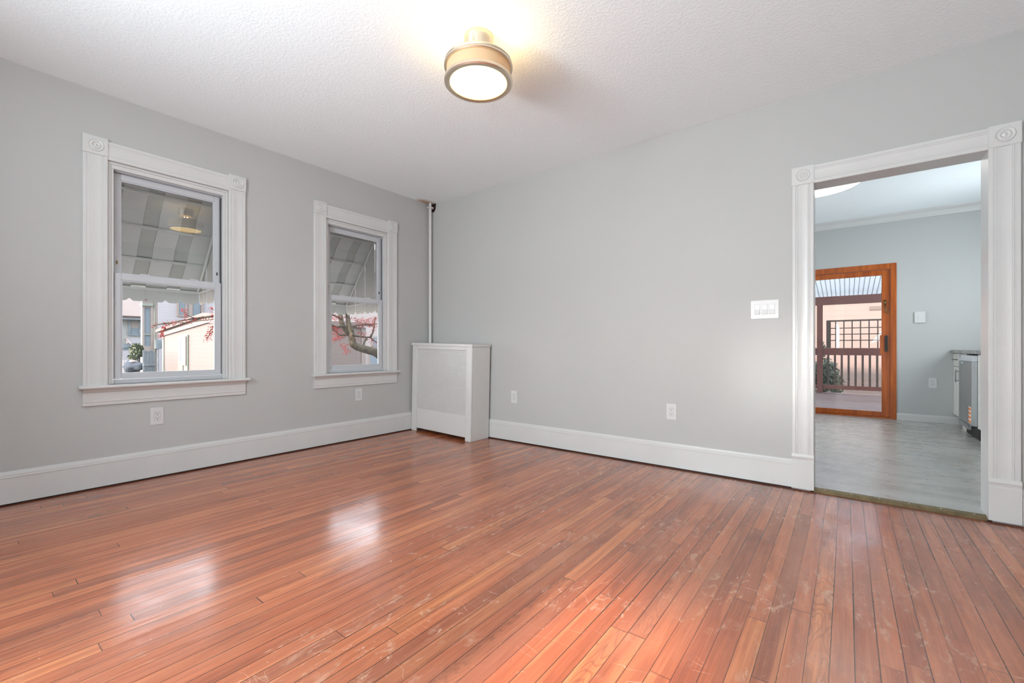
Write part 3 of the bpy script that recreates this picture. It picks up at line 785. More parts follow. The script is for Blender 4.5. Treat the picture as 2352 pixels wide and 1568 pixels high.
tube(b, [(px1 - 0.050, 0.0, 1.53), (px1 - 0.045, -0.004, 1.46), (px1 - 0.036, -0.006, 1.432), (px1 - 0.020, -0.006, 1.428), (px1 - 0.004, -0.008, 1.444)], [0.008, 0.007, 0.008, 0.008, 0.006], 10)
lk = obj('latch', b, 'brass', sp, smooth=True)
b = bm_new(); box(b, px1 - 0.052, px1 - 0.024, 0.004, 0.018, 0.90, 1.12)
obj('pull_plate', b, 'dark', sp, bevel=0.003)
b = bm_new(); box(b, px1 - 0.105, px1 - 0.072, -0.012, 0.018, 0.865, 1.125)
obj('wood_grip', b, 'firwood', sp, bevel=0.004)
# fixed second leaf behind, its stile out of sight behind the door casing
b = bm_new()
fx0, fx1 = SD0 + 0.063, 3.33
box(b, fx0, fx0 + st, 0.064, 0.10, 0.015, SDH - 0.080); box(b, fx1 - st, fx1, 0.064, 0.10, 0.015, SDH - 0.080)
box(b, fx0 + st, fx1 - st, 0.064, 0.10, 0.015, 0.080); box(b, fx0 + st, fx1 - st, 0.064, 0.10, SDH - 0.150, SDH - 0.080)
fp = obj('fixed_panel', b, 'firwood', sd, bevel=0.003)
obj('pane', B(fx0 + st, fx1 - st, 0.079, 0.085, 0.080, SDH - 0.150), 'glass', fp)

# ------------------------------------------------------------------ kitchen units
CXF = 5.105
cb = thing('base_cabinet', 'narrow white shaker base cabinet between the kitchen wall and the dishwasher', 'cabinet', (CXF, 0, 0), 0)
obj('carcass', B(0.020, 0.60, 3.735, KY - 0.001, 0.115, 0.884), 'cab', cb)
obj('toe_kick', B(0.075, 0.09, 3.735, KY - 0.016, -0.006, 0.114), 'black', cb)
def shaker(nm, y0, y1, z0, z1, parent):
    b = bm_new()
    s = 0.055 if z1 - z0 > 0.3 else 0.03
    box(b, 0.0, 0.019, y0, y0 + s, z0, z1); box(b, 0.0, 0.019, y1 - s, y1, z0, z1)
    box(b, 0.0, 0.019, y0 + s, y1 - s, z0, z0 + s); box(b, 0.0, 0.019, y0 + s, y1 - s, z1 - s, z1)
    box(b, 0.008, 0.017, y0 + s, y1 - s, z0 + s, z1 - s)
    return obj(nm, b, 'cab', parent, bevel=0.0015)
dw_ = shaker('drawer', 3.739, KY - 0.004, 0.726, 0.880, cb)
b = tube(bm_new(), [(-0.032, 3.87, 0.808), (-0.032, 4.00, 0.808)], 0.006, 10)
tube(b, [(-0.032, 3.885, 0.808), (0.002, 3.885, 0.808)], 0.005, 8); tube(b, [(-0.032, 3.985, 0.808), (0.002, 3.985, 0.808)], 0.005, 8)
obj('bar_handle', b, 'handle', dw_, smooth=50)
dd = shaker('cabinet_door', 3.739, KY - 0.004, 0.122, 0.720, cb)
b = tube(bm_new(), [(-0.032, 3.772, 0.54), (-0.032, 3.772, 0.69)], 0.006, 10)
tube(b, [(-0.032, 3.772, 0.56), (0.002, 3.772, 0.56)], 0.005, 8); tube(b, [(-0.032, 3.772, 0.67), (0.002, 3.772, 0.67)], 0.005, 8)
obj('bar_handle', b, 'handle', dd, smooth=50)
dwx = 5.062
dwm = thing('dishwasher', 'stainless steel dishwasher standing between two white cabinets', 'dishwasher', (dwx, 0, 0), 0)
Y0, Y1 = 2.865, 3.500
obj('tub', B(0.045, 0.60, Y0 + 0.004, Y1 - 0.004, 0.10, 0.872), 'dark', dwm)
obj('door_panel', B(0.0, 0.044, Y0, Y1, 0.140, 0.806), 'steel', dwm, bevel=0.003)
cpn = obj('control_panel', B(-0.004, 0.044, Y0, Y1, 0.809, 0.872), 'steel_light', dwm, bevel=0.003)
obj('display', B(-0.0052, -0.003, Y1 - 0.12, Y1 - 0.055, 0.853, 0.862), 'dark', cpn)
obj('status_light', B(-0.0052, -0.003, Y1 - 0.10, Y1 - 0.08, 0.829, 0.834), 'dark', cpn)
pts = []
for k in range(13):
    a = PI * k / 12
    pts.append((-0.010, (Y0 + Y1) / 2 + 0.055 + 0.055 * math.cos(a), 0.800 - 0.018 * math.sin(a)))
obj('pocket_handle', tube(bm_new(), pts, 0.006, 8), 'steel_light', dwm, smooth=50)
obj('kick_plate', B(0.0, 0.02, Y0 + 0.14, Y1, 0.085, 0.136), 'steel', dwm)
obj('base', B(0.06, 0.55, Y0 + 0.01, Y1 - 0.01, -0.006, 0.099), 'black', dwm)
lab = obj('energy_label', B(-0.0015, 0.001, Y0 + 0.02, Y0 + 0.13, 0.165, 0.335), 'paper', dwm)
lab['label'] = 'orange and white striped sticker'
for k in range(4):
    z = 0.169 + k * 0.043
    obj('orange_stripe', B(-0.0022, -0.0014, Y0 + 0.022, Y0 + 0.128, z, z + 0.024), 'orange', lab)
sc_ = thing('base_cabinet', 'white base cabinet on the near side of the dishwasher, mostly behind the casing', 'cabinet', (CXF, 0, 0), 0)
obj('carcass', B(0.020, 0.60, 1.92, 2.858, 0.115, 0.884), 'cab', sc_)
obj('toe_kick', B(0.075, 0.09, 1.92, 2.858, -0.006, 0.114), 'black', sc_)
for y0, y1, yh in ((2.39, 2.855, 2.44), (1.923, 2.386, 2.33)):
    d = shaker('cabinet_door', y0, y1, 0.122, 0.880, sc_)
    b = tube(bm_new(), [(-0.032, yh, 0.64), (-0.032, yh, 0.79)], 0.006, 10)
    tube(b, [(-0.032, yh, 0.66), (0.002, yh, 0.66)], 0.005, 8); tube(b, [(-0.032, yh, 0.77), (0.002, yh, 0.77)], 0.005, 8)
    obj('bar_handle', b, 'handle', d, smooth=50)
tag(obj('worktop', B(5.075, KX1 - 0.001, 1.90, KY - 0.001, 0.888, 0.926), 'granite', bevel=0.006), 'grey granite worktop over the kitchen cabinets and the dishwasher', 'worktop')
# upright filler panel behind dishwasher to the narrow cabinet
obj('filler_panel', B(0.02, 0.04, 3.504, 3.733, -0.005, 0.884), 'cab', cb)

# ------------------------------------------------------------------ stepped aluminium awnings outside the windows
def make_awning(w, label, rz, loc):
    t = thing('window_awning', label, 'awning', loc, rz, 'stepped aluminium awnings')
    hwid = 0.452
    xs = [0.150, 0.370, 0.563, 0.758, 0.953]
    zl = lambda X: 2.50 - 1.2 * (X - 0.12)
    n = 7
    widths = []
    edges = [-hwid]
    for k in range(n): edges.append(edges[-1] + (0.148 if k % 2 == 0 else 0.122))
    sc0 = 2 * hwid / (edges[-1] - edges[0])
    edges = [-hwid + (e - edges[0]) * sc0 for e in edges]
    for i in range(4):
        a0, a1 = xs[i], xs[i + 1]
        za, zb = zl(a0), zl(a1)
        # a pan that slopes gently, then rolls down more steeply to its lower edge
        low = [(a0, za), (a1 - 0.062, za - 1.0 * (a1 - 0.062 - a0)), (a1 - 0.030, zb + 0.046), (a1, zb - 0.010)]
        for k in range(n):
            odd = k % 2
            off, t0 = (0.016, 0.010) if odd else (0.0, 0.026)
            e = 0.0 if odd else 0.006
            pts = [(p, q + off) for p, q in low] + [(p, q + off + t0) for p, q in reversed(low)]
            obj('awning_strip', prism(bm_new(), pts, edges[k] - e, edges[k + 1] + e, lambda p, q, u: (u, p, q)), 'awn3' if odd else 'awn', t)
        # light edge strip that starts the next tier
        obj('tier_edge', B(-hwid + 0.003, hwid - 0.003, a1 - 0.010, a1 + 0.016, zl(a1) - 0.026, zl(a1) - 0.010), 'awn2', t)
    obj('front_bar', B(-hwid + 0.01, hwid - 0.01, 0.925, 0.950, 1.470, 1.494), 'awn2', t)
    b = bm_new()
    for k in range(n):
        off = 0.012 if k % 2 else 0.0
        e0, e1 = edges[k], edges[k + 1]
        m_ = 0.022
        e0 -= 0.004; e1 += 0.004
        pts = [(e0, 1.545), (e1, 1.545), (e1, 1.398), (e1 - m_ * 1.4, 1.370), (e0 + m_ * 1.4, 1.370), (e0, 1.398)]
        prism(b, pts, 0.956 + off, 0.962 + off, lambda p, q, u: (p, u, q))
    obj('scalloped_valance', b, 'awn', t)
    for s in (-1, 1):
        b = bm_new()
        ys = [0.16 + k * 0.100 for k in range(9)]
        for k in range(8):
            y0, y1 = ys[k], ys[k + 1]
            z0, z1 = zl(y0) + 0.030, zl(y1) + 0.030
            off = 0.008 if k % 2 else 0.0
            zb0 = 1.398; zb1 = 1.370
            pts = [(y0, zb0), (y0 + 0.022, zb1), (y1 - 0.022, zb1), (y1, zb0), (y1, max(z1, 1.40)), (y0, z0)]
            u0 = s * (hwid + 0.001 + off)
            prism(b, pts, u0, u0 + s * 0.005, lambda p, q, u: (u, p, q))
        obj('side_wing', b, 'awn', t)
        obj('wing_brace', tube(bm_new(), [(s * (hwid - 0.012), 0.16, zl(0.16) - 0.05), (s * (hwid - 0.012), 0.93, zl(0.93) - 0.05)], 0.011, 8), 'awn2', t)
        obj('support_arm', tube(bm_new(), [(s * (hwid - 0.014), 0.15, 1.50), (s * (hwid - 0.014), 0.93, 1.478)], 0.009, 8), 'awn2', t)
    return t
aw = make_awning(W1, 'grey stepped aluminium awning outside the larger left window', R(90), (0, W1['c'] - 0.01, 0))
c = cov(aw); c.location = (0, W2['c'] - 0.008, -0.005); c['label'] = 'grey stepped aluminium awning outside the window near the radiator'
for w_, zb_, lab_ in ((W3, 1.150, 'added white blind cutting the sun patch at the window behind the camera'), (W4, 0.735, 'added white blind blocking the sun at the left window behind the camera')):
    bl_ = thing('added_sun_blind', lab_, 'blind', (w_['c'], YR - 0.018, 0))  # unseen blinds added to shape the sun patch and block other sun
    obj('cloth', B(-0.325, 0.325, -0.001, 0.001, zb_, 2.150), 'plate', bl_)
    obj('roller', lathe(bm_new(), [(0.012, -0.33), (0.012, 0.33)], 16, (0, 0, 2.165), 'x', cap=True), 'plate', bl_, smooth=40)
    obj('bottom_bar', B(-0.325, 0.325, -0.005, 0.005, zb_ - 0.018, zb_), 'plate', bl_)

# ------------------------------------------------------------------ outdoors
GZ = -0.90
b = bm_new()
n = 30
vv = {}
for i in range(n + 1):
    for j in range(n + 1):
        x = -70 + 90 * i / n; y = -30 + 80 * j / n
        vv[i, j] = b.verts.new((x, y, GZ + 0.05 * math.sin(x * 0.7) * math.cos(y * 0.5) - 0.012 * max(0, -x - 18)))
for i in range(n):
    for j in range(n):
        b.faces.new((vv[i, j], vv[i + 1, j], vv[i + 1, j + 1], vv[i, j + 1]))
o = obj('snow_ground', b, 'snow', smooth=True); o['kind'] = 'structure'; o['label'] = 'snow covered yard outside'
# foundation wall below the house
struct('trim_2', B(-0.13, 5.88, YR - 0.13, 4.26, -0.96, -0.10), 'whitewood', 'house foundation below the floors')

# shed with clapboards behind the tree
shed = thing('garden_shed', 'low clapboard shed with a snowy roof behind the berry tree', 'shed', (0, 0, 0))
sx0, sx1, sy0, sy1 = -13.0, -5.0, 0.5, 2.4
pts = [(sx0, -1.0), (sx1, -1.0), (sx1, 1.43), (-9.0, 1.72), (sx0, 1.43)]
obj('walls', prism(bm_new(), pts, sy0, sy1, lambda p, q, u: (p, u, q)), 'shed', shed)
for a, c_ in (((-9.0, 1.76), (sx0 - 0.2, 1.43)), ((-9.0, 1.76), (sx1 + 0.12, 1.45))):
    pts = [a, c_, (c_[0], c_[1] + 0.09), (a[0], a[1] + 0.09)]
    obj('roof', prism(bm_new(), pts, sy0 - 0.15, sy1 + 0.15, lambda p, q, u: (p, u, q)), 'snowroof', shed)
    pts = [(a[0], a[1] - 0.16), (c_[0], c_[1] - 0.13), (c_[0], c_[1] - 0.01), (a[0], a[1] - 0.01)]
    obj('fascia', prism(bm_new(), pts, sy0 - 0.05, sy0 - 0.005, lambda p, q, u: (p, u, q)), 'whitewood', shed)
obj('corner_trim', B(sx1 - 0.10, sx1 + 0.02, sy1 - 0.09, sy1 + 0.02, -0.95, 1.42), 'whitewood', shed)
obj('corner_trim', B(sx0 - 0.02, sx0 + 0.12, sy0 - 0.02, sy0 + 0.10, -0.95, 1.40), 'greentrim', shed)
dsh = obj('shed_door', B(-11.45, -10.60, sy0 - 0.03, sy0 + 0.01, -0.75, 1.31), 'greentrim', shed)
obj('door_glass', B(-11.16, -10.80, sy0 - 0.05, sy0 - 0.03, 0.55, 1.18), 'winglass', dsh)
b = bm_new()
holed_slab(b, -11.22, -10.68, 0.45, 1.27, [(-11.15, -10.80, 0.56, 1.18)], lambda u, z, t: (u, sy0 - 0.055 + 0.02 * t, z))
box(b, -11.02, -10.95, sy0 - 0.05, sy0 - 0.03, -0.70, 0.45)
obj('glazing_frame', b, 'whitewood', dsh)
# weathered fence panel beside the shed
fe = thing('fence_panel', 'blue grey weathered board fence beside the shed', 'fence', (-12.4, 0.0, 0))
for k in range(4):
    obj('board', B(-0.40, -0.36, -0.045 + k * 0.075, 0.025 + k * 0.075, GZ, 0.87 - 0.03 * (k % 2)), 'bluegrey', fe)
obj('rail', B(-0.36, -0.32, -0.045, 0.25, 0.40, 0.46), 'bluegrey', fe)
ub = thing('utility_box', 'small grey utility box on the white porch wall', 'utility box', (-19.82, 1.95, 1.0))
obj('box_body', B(-0.049, 0.12, -0.10, 0.12, -0.10, 0.30), 'bluegrey', ub, bevel=0.02)
obj('conduit', tube(bm_new(), [(0.0, 0.0, -0.1), (0.0, 0.0, -1.9)], 0.03, 8), 'bluegrey', ub)

# mauve two storey house behind the shed
mh = thing('mauve_house', 'mauve grey two storey house rising behind the shed roof', 'house', (-26, 0, 0))
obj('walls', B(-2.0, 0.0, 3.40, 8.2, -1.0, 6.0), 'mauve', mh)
b = bm_new(); holed_slab(b, 4.24, 4.71, 2.72, 3.70, [(4.33, 4.62, 2.82, 3.62)], lambda u, z, t: (0.01 + 0.06 * t, u, z))
wf = obj('window_frame', b, 'whitewood', mh); obj('pane', B(0.0, 0.03, 4.33, 4.62, 2.82, 3.62), 'winglass', wf)
obj('corner_board', B(0.0, 0.10, 4.79, 4.97, -1.0, 6.0), 'whitewood', mh)
obj('porch_recess', B(0.005, 0.06, 4.99, 5.36, 2.3, 6.0), 'winglass', mh)
obj('porch_post', B(0.0, 0.12, 5.38, 5.50, -1.0, 6.0), 'whitewood', mh)
obj('recess_rail', B(0.06, 0.10, 4.99, 5.36, 2.62, 2.72), 'whitewood', mh)
obj('roof', prism(bm_new(), [(-2.3, 6.0), (0.4, 6.0), (-1.0, 7.4)], 3.1, 8.5, lambda p, q, u: (p, u, q)), 'darkroof', mh)

# glazed white porch tower
pb = thing('glazed_porch', 'white painted glazed porch with tall panes left of the shed', 'porch', (-20, 0, 0))
obj('lower_wall', B(-0.30, 0.0, 1.46, 2.00, -1.0, 0.97), 'whitewood', pb)
b = bm_new()
holed_slab(b, 1.46, 2.00, 0.97, 3.05, [(1.535, 1.745, 1.02, 2.70)], lambda u, z, t: (-0.12 * t, u, z))
obj('post_frame', b, 'whitewood', pb)
obj('pane', B(-0.07, -0.05, 1.535, 1.745, 1.02, 2.70), 'winglass', pb)
obj('glazing_rail', B(-0.06, 0.01, 1.53, 1.75, 1.50, 1.56), 'greentrim', pb)
obj('back_wall', B(-0.30, -0.13, 1.47, 2.00, 0.97, 3.05), 'whitewood', pb)
obj('cornice', B(-0.36, 0.12, 1.44, 1.80, 2.76, 2.86), 'greentrim', pb)
obj('roof', B(-0.36, 0.16, 1.36, 2.06, 3.05, 3.15), 'snowroof', pb)
obj('downpipe', tube(bm_new(), [(0.04, 1.87, -1.0), (0.04, 1.87, 3.05)], 0.02, 8), 'greentrim', pb)

# far grey house with a porch
fh = thing('far_grey_house', 'far grey house with a pink snowy roof and front porch', 'house', (-36, 0, 0))
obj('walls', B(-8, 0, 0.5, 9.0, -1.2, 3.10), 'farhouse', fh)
obj('roof', prism(bm_new(), [(0.5, 3.02), (0.6, 3.16), (-4.0, 5.4), (-8.6, 3.16), (-8.5, 3.02)], 0.0, 9.4, lambda p, q, u: (p, u, q)), 'snowroof', fh)
obj('eave_board', B(0.40, 0.60, 0.0, 9.4, 2.90, 3.02), 'darkroof', fh)
b = bm_new(); holed_slab(b, 4.05, 4.75, 1.80, 2.90, [(4.16, 4.64, 1.90, 2.80)], lambda u, z, t: (0.01 + 0.08 * t, u, z))
wf = obj('window_frame', b, 'bluegrey', fh)
obj('pane', B(0.0, 0.04, 4.16, 4.64, 1.90, 2.80), 'winglass', wf); obj('blind', B(0.04, 0.06, 4.16, 4.64, 2.34, 2.80), 'whitewood', wf)
obj('porch_wall', B(0.0, 0.25, 3.95, 5.4, 1.25, 1.62), 'mauve', fh)
obj('porch_deck', B(0.0, 0.30, 3.70, 5.4, 0.95, 1.22), 'bluegrey', fh)
obj('porch_base', B(-0.01, 0.20, 3.70, 5.4, -1.3, 0.95), 'bluegrey', fh)
b = bm_new()
for k in range(4): box(b, 0.2 + 0.22 * k, 0.42 + 0.22 * k, 3.6, 4.25, -1.3, 0.75 - 0.22 * k)
obj('steps', b, 'mauve', fh)
b = tube(bm_new(), [(0.35, 3.80, 1.75), (1.0, 4.20, 0.95)], 0.03, 8); tube(b, [(1.0, 4.20, 0.95), (1.0, 4.20, 0.1)], 0.03, 8)
obj('handrail', b, 'whitewood', fh)

# pale pink house further right, above and beside the shed
ph_ = thing('pale_pink_house', 'pale pink clapboard house with blue panes seen through the right hand window', 'house', (-14, 0, 0))
obj('walls', B(-7, 0, 6.0, 15.0, -1.0, 4.5), 'palepink', ph_)
for y0, y1, z0, z1 in ((8.62, 9.3, -0.1, 0.60), (8.80, 9.3, 1.05, 1.45)):
    f = obj('window_frame', B(0.0, 0.04, y0 - 0.06, y1 + 0.06, z0 - 0.06, z1 + 0.06), 'whitewood', ph_)
    obj('pane', B(0.04, 0.06, y0, y1, z0, z1), 'winglass', f)
obj('roof', prism(bm_new(), [(-7.3, 4.5), (0.3, 4.5), (-3.5, 6.6)], 5.7, 15.3, lambda p, q, u: (p, u, q)), 'snowroof', ph_)

# rock and bush in the snow
def blob(bm, c, r, seed, sub=3, amp=0.25):
    res = bmesh.ops.create_icosphere(bm, subdivisions=sub, radius=1.0)
    rr = random.Random(seed)
    ph = [rr.uniform(0, 6) for _ in range(6)]
    for v in res['verts']:
        d = v.co.copy()
        k = 1 + amp * (math.sin(d.x * 3 + ph[0]) * math.sin(d.y * 3.4 + ph[1]) + 0.5 * math.sin(d.z * 6 + ph[2]) * math.sin(d.x * 7 + ph[3]))
        v.co = Vector((c[0] + d.x * r[0] * k, c[1] + d.y * r[1] * k, c[2] + d.z * r[2] * k))
b = bm_new(); blob(b, (0, 0, 0.0), (0.5, 0.27, 0.19), 3)
rk = tag(obj('snowy_rock', b, 'rock', loc=(-15, 0.20, 0.32), smooth=True), 'blue grey rock lying in the snow beside the green bush', 'rock')
b = bm_new(); blob(b, (0.0, -0.05, 0.16), (0.36, 0.16, 0.05), 5)
obj('snow_cap', b, 'snow', rk, smooth=True)
b = bm_new(); blob(b, (0, 0, -0.4), (0.55, 0.7, 0.80), 8, 3, 0.12)
sb = tag(obj('snow_bank', b, 'snow', loc=(-15.4, 0.1, -0.33), smooth=True), 'snow bank under the rock and the bush', 'snow bank')
def leafy(bm, c, r, n, size, seed):
    rr = random.Random(seed)
    for _ in range(n):
        while True:
            d = Vector((rr.uniform(-1, 1), rr.uniform(-1, 1), rr.uniform(-1, 1)))
            if 0.2 < d.length < 1: break
        d = d * (0.75 + 0.25 * rr.random())
        p = Vector((c[0] + d.x * r[0], c[1] + d.y * r[1], c[2] + d.z * r[2]))
        a = Vector((rr.gauss(0, 1), rr.gauss(0, 1), rr.gauss(0, 1))).normalized()
        q = a.orthogonal().normalized()
        s = size * rr.uniform(0.6, 1.3)
        vs_ = [bm.verts.new(p + a * s), bm.verts.new(p + q * s * 0.45), bm.verts.new(p - a * s), bm.verts.new(p - q * s * 0.45)]
        bm.faces.new(vs_)
bush = thing('green_bush', 'rounded green bush in the snow left of the white porch', 'bush', (-16.7, 0.612, 0))
b = bm_new(); leafy(b, (0, 0, 0.84), (0.34, 0.22, 0.30), 900, 0.055, 4); leafy(b, (0.1, -0.12, 0.62), (0.4, 0.16, 0.16), 300, 0.05, 6)
obj('foliage', b, 'leaf', bush)
b = bm_new()
for k in range(5): tube(b, [(0, 0, -0.9), (0.1 * math.cos(k), 0.08 * math.sin(k * 2), 0.6)], [0.03, 0.01], 6)
obj('stems', b, 'bark', bush)

# berry tree by the windows
tree = thing('berry_tree', 'gnarled tree hung with red berries outside the window near the radiator', 'tree', (-2.6, 1.9, GZ))
tb = bm_new()
T = lambda y, z, x=0.0: (x, y - 1.9, z - GZ)
tube(tb, [T(1.9, -0.9), T(1.75, -0.2, 0.03), T(1.55, 0.40), T(1.25, 0.74), T(1.02, 0.875), T(0.80, 0.93), T(0.66, 0.965), T(0.585, 1.01), T(0.545, 1.13, 0.02), T(0.53, 1.26, 0.02), T(0.50, 1.36), T(0.48, 1.49), T(0.46, 1.75)],
     [0.13, 0.11, 0.095, 0.082, 0.074, 0.068, 0.064, 0.062, 0.056, 0.05, 0.040, 0.034, 0.022], 12)
tube(tb, [T(0.54, 1.18), T(0.46, 1.25, -0.02), T(0.40, 1.34, -0.03), T(0.36, 1.45), T(0.335, 1.55), T(0.30, 1.8)], [0.05, 0.047, 0.042, 0.036, 0.03, 0.02], 10)
obj('trunk', tb, 'bark', tree, smooth=True)
bb = bm_new()
tw = random.Random(11)
branches = [
    [T(0.54, 1.16), T(0.64, 1.155), T(0.80, 1.14), T(0.92, 1.135), T(1.02, 1.06), T(1.3, 0.98)],
    [T(0.92, 1.135), T(0.97, 1.22), T(1.00, 1.34), T(1.02, 1.50)],
    [T(0.55, 1.30), T(0.66, 1.335), T(0.80, 1.36), T(0.95, 1.355), T(1.15, 1.40)],
    [T(0.50, 1.17), T(0.40, 1.165), T(0.33, 1.165), T(0.26, 1.22), T(0.18, 1.28), T(-0.05, 1.33)],
    [T(0.42, 1.33), T(0.30, 1.29), T(0.18, 1.33), T(0.02, 1.40)],
    [T(0.37, 1.43), T(0.27, 1.47), T(0.17, 1.50), T(-0.1, 1.60)],
    [T(0.18, 1.28), T(-0.3, 1.33, -0.2), T(-0.8, 1.40, -0.4), T(-1.25, 1.415, -0.6), T(-1.50, 1.365, -0.62), T(-1.74, 1.30, -0.64), T(-1.96, 1.25, -0.64)],
    [T(-1.50, 1.365, -0.62), T(-1.60, 1.41, -0.6), T(-1.63, 1.47, -0.6)],
    [T(-1.20, 1.415, -0.6), T(-1.24, 1.47, -0.6), T(-1.30, 1.52, -0.6)],
    [T(-1.1, 1.41, -0.55), T(-1.24, 1.32, -0.6), T(-1.31, 1.20, -0.6), T(-1.35, 1.08, -0.6)],
    [T(-0.8, 1.40, -0.4), T(-1.30, 1.36, -0.5), T(-1.62, 1.30, -0.6), T(-1.86, 1.285, -0.62)],
    [T(-1.74, 1.30, -0.64), T(-1.83, 1.24, -0.62), T(-1.87, 1.12, -0.62)],
    [T(0.86, 1.14), T(0.80, 1.05), T(0.78, 0.98)],
]
for br_ in branches:
    n_ = len(br_)
    tube(bb, br_, [(0.020 if br_[0][1] > -1.9 else 0.008) * (1 - 0.75 * k / n_) if br_[0][1] > -2.75 else 0.006 * (1 - 0.6 * k / n_) for k in range(n_)], 7)
obj('branches', bb, 'bark', tree, smooth=True)
be = bm_new()
def berries(p0, p1, n, spread, size):
    for k in range(int(n * 2.0)):
        s = tw.random()
        p = Vector(p0).lerp(Vector(p1), s) + Vector((tw.gauss(0, spread), tw.gauss(0, spread), tw.gauss(0, spread) - 0.012))
        r = size * tw.uniform(0.4, 0.8)
        m4 = Matrix.Translation(p) @ Matrix.Rotation(tw.uniform(0, 3), 4, 'X') @ Matrix.Diagonal((r, r * tw.uniform(0.7, 1.4), r * tw.uniform(1.0, 2.2), 1))
        bmesh.ops.create_icosphere(be, subdivisions=1, radius=1.0, matrix=m4)
for br_ in branches[:6]:
    for a, c_ in zip(br_[1:], br_[2:]): berries(a, c_, 16, 0.03, 0.008)
for a, c_, n_ in ((T(0.62, 1.42), T(1.05, 1.46), 110), (T(0.60, 1.34), T(1.02, 1.38), 60), (T(0.22, 1.45), T(0.62, 1.46), 50), (T(0.17, 1.30), T(0.36, 1.22), 40),
                  (T(0.20, 1.08), T(0.34, 1.13), 45), (T(0.36, 1.02), T(0.42, 0.95), 16), (T(0.45, 1.03), T(0.47, 0.92), 16), (T(0.44, 0.93), T(0.445, 0.84), 14), (T(0.48, 0.93), T(0.52, 0.88), 10),
                  (T(0.66, 1.22), T(0.84, 1.20), 26), (T(0.28, 1.15), T(0.44, 1.12), 16)):
    berries(a, c_, n_, 0.022, 0.0075)
for br_ in branches[6:12]:
    for a, c_ in zip(br_[-4:], br_[-3:]): berries(a, c_, 14, 0.018, 0.007)
berries(T(-1.24, 1.46, -0.6), T(-1.34, 1.36, -0.6), 26, 0.03, 0.008)
berries(T(-1.28, 1.30, -0.6), T(-1.36, 1.06, -0.6), 50, 0.028, 0.008)
berries(T(-1.84, 1.25, -0.62), T(-1.89, 1.10, -0.62), 26, 0.012, 0.007)
o = obj('berries', be, 'berry', tree, smooth=True); o['kind'] = 'stuff'; o['label'] = 'clusters of red berries'

# ------------------------------------------------------------------ porch behind the kitchen
PY, PZ = 8.35, -0.05
dk = tag(obj('porch_deck', B(0.4, 7.4, 4.28, PY + 0.10, PZ - 0.12, PZ), 'deck'), 'brown board deck of the covered porch outside the sliding door', 'deck')
post = tag(obj('porch_post', B(3.512, 3.618, PY - 0.05, PY + 0.05, PZ, 1.905), 'porch', bevel=0.006), 'red brown square porch post seen through the sliding door', 'post')
for x in (1.4, 5.9):
    p2 = tag(post.copy(), 'red brown porch post hidden ' + ('left' if x < 3 else 'right') + ' of the sliding door', 'post'); COL.objects.link(p2)
    p2.location.x = x - 3.565
tag(obj('porch_beam', B(0.4, 7.4, PY - 0.05, PY + 0.05, 1.905, 2.085), 'porch', bevel=0.006), 'red brown beam under the porch roof', 'beam')
rl = thing('porch_railing', 'dark brown porch railing with square balusters below a wide rail', 'railing', (0, PY, 0))
for x0, x1 in ((1.455, 3.511), (3.619, 5.845)):
    obj('top_rail', B(x0, x1, -0.035, 0.035, 0.788, 0.945), 'porch', rl, bevel=0.004)
    obj('bottom_rail', B(x0, x1, -0.03, 0.03, 0.038, 0.125), 'porch', rl, bevel=0.004)
    k = 0
    x = x0 + (0.10 if x0 > 3 else 0.07)
    while x < x1 - 0.03:
        obj('baluster', B(x - 0.019, x + 0.019, -0.019, 0.019, 0.125, 0.788), 'porchdark', rl)
        x += 0.119
lt = thing('lattice_screen', 'dark square lattice screen standing on the porch railing', 'lattice', (0, PY, 0))
b = bm_new()
box(b, 3.683, 3.765, -0.02, 0.02, 0.947, 1.560); box(b, 3.765, 5.84, -0.02, 0.02, 1.525, 1.560); box(b, 5.80, 5.84, -0.02, 0.02, 0.947, 1.525)
obj('frame', b, 'porchdark', lt)
x = 3.852
while x < 5.78:
    obj('upright', B(x - 0.011, x + 0.011, -0.010, 0.0, 0.947, 1.525), 'porchdark', lt); x += 0.142
for z in (1.113, 1.247, 1.381):
    obj('crossbar', B(3.765, 5.80, 0.0, 0.010, z - 0.010, z + 0.010), 'porchdark', lt)
lt2 = thing('lattice_screen', 'edge of a second lattice screen left of the porch post', 'lattice', (0, PY, 0))
obj('frame', B(3.40, 3.475, -0.02, 0.02, 0.947, 1.56), 'porchdark', lt2)
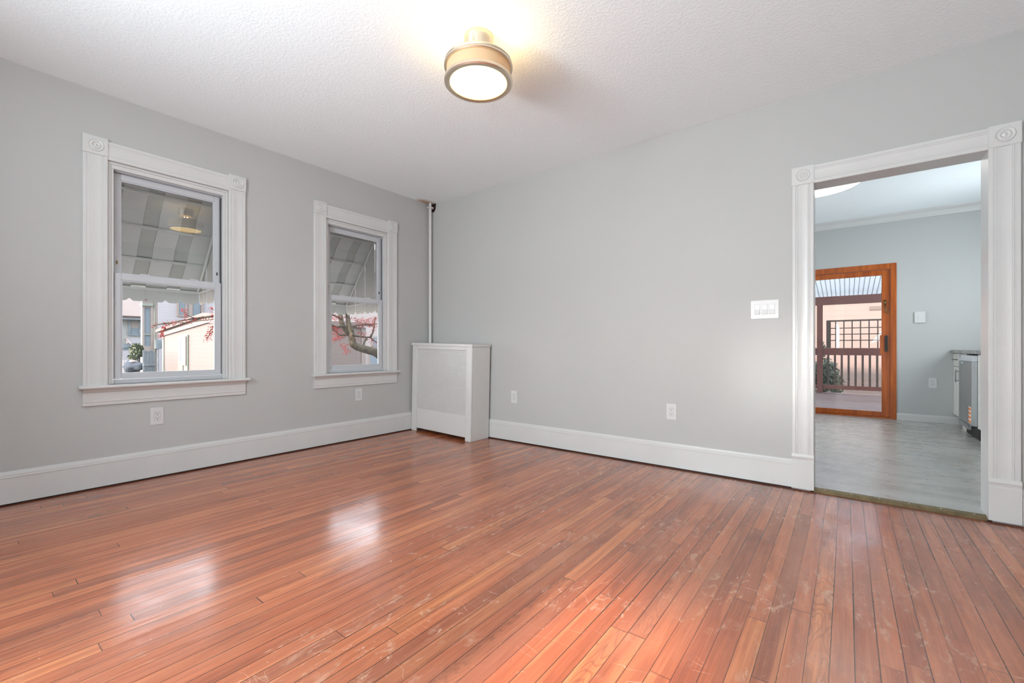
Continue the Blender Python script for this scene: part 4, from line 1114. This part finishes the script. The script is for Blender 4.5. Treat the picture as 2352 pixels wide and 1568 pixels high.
# corrugated translucent roof
b = bm_new()
pitch = 0.076
x0, x1, seg = 0.4, 7.4, 6
N = int((x1 - x0) / pitch) * seg
prev = None
for k in range(N + 1):
    x = x0 + k * pitch / seg
    dz = 0.009 * math.cos(2 * PI * k / seg)
    cur = [b.verts.new((x, y, z + dz)) for y, z in ((4.28, 2.60), (PY + 0.35, 2.065))]
    if prev: b.faces.new((prev[0], cur[0], cur[1], prev[1]))
    prev = cur
rf = tag(obj('porch_roof', b, 'sheet', smooth=True), 'translucent corrugated porch roof sloping down to the brown beam', 'roof')
sol = rf.modifiers.new('sheet', 'SOLIDIFY'); sol.thickness = 0.002
b = bm_new()
x = x0 + 0.5 * pitch
k = 0
while x < x1:
    prism(b, [(x - 0.004, 0), (x + 0.004, 0), (x + 0.004, -0.006), (x - 0.004, -0.006)], 0, 1, lambda p, q, u: (p, 4.30 + u * (PY - 4.30 + 0.3), 2.585 - u * 0.520 + q))
    x += pitch
obj('rib_line', b, plain('grey_rib', rgb(0.30, 0.32, 0.34)), rf)
# pink neighbour beyond the porch
pn = thing('pink_neighbour_house', 'pink clapboard house wall across the yard from the porch', 'house', (0, 13, 0))
obj('walls', B(-3, 11, 0.0, 5.0, -1.0, 2.75), 'pinkhouse', pn)
obj('roof', prism(bm_new(), [(-0.3, 2.70), (0.0, 2.62), (5.0, 2.62), (5.3, 2.70), (2.5, 4.6)], -3.2, 11.2, lambda p, q, u: (u, p, q)), 'darkroof', pn)
obj('wall_vent', B(4.58, 4.90, -0.03, 0.0, 2.06, 2.17), 'porchdark', pn)
# shrub by the porch
shb = thing('evergreen_shrub', 'dark evergreen shrub behind the porch railing', 'shrub', (3.58, 9.35, GZ))
b = bm_new(); leafy(b, (0, 0, 1.25), (0.36, 0.36, 0.42), 1100, 0.045, 9); leafy(b, (0.10, 0, 0.95), (0.40, 0.36, 0.30), 700, 0.045, 10); leafy(b, (-0.02, 0, 1.78), (0.10, 0.10, 0.28), 120, 0.04, 12)
obj('foliage', b, 'leaf', shb)
obj('stem', tube(bm_new(), [(0, 0, 0), (0, 0, 1.5)], [0.05, 0.02], 8), 'bark', shb)
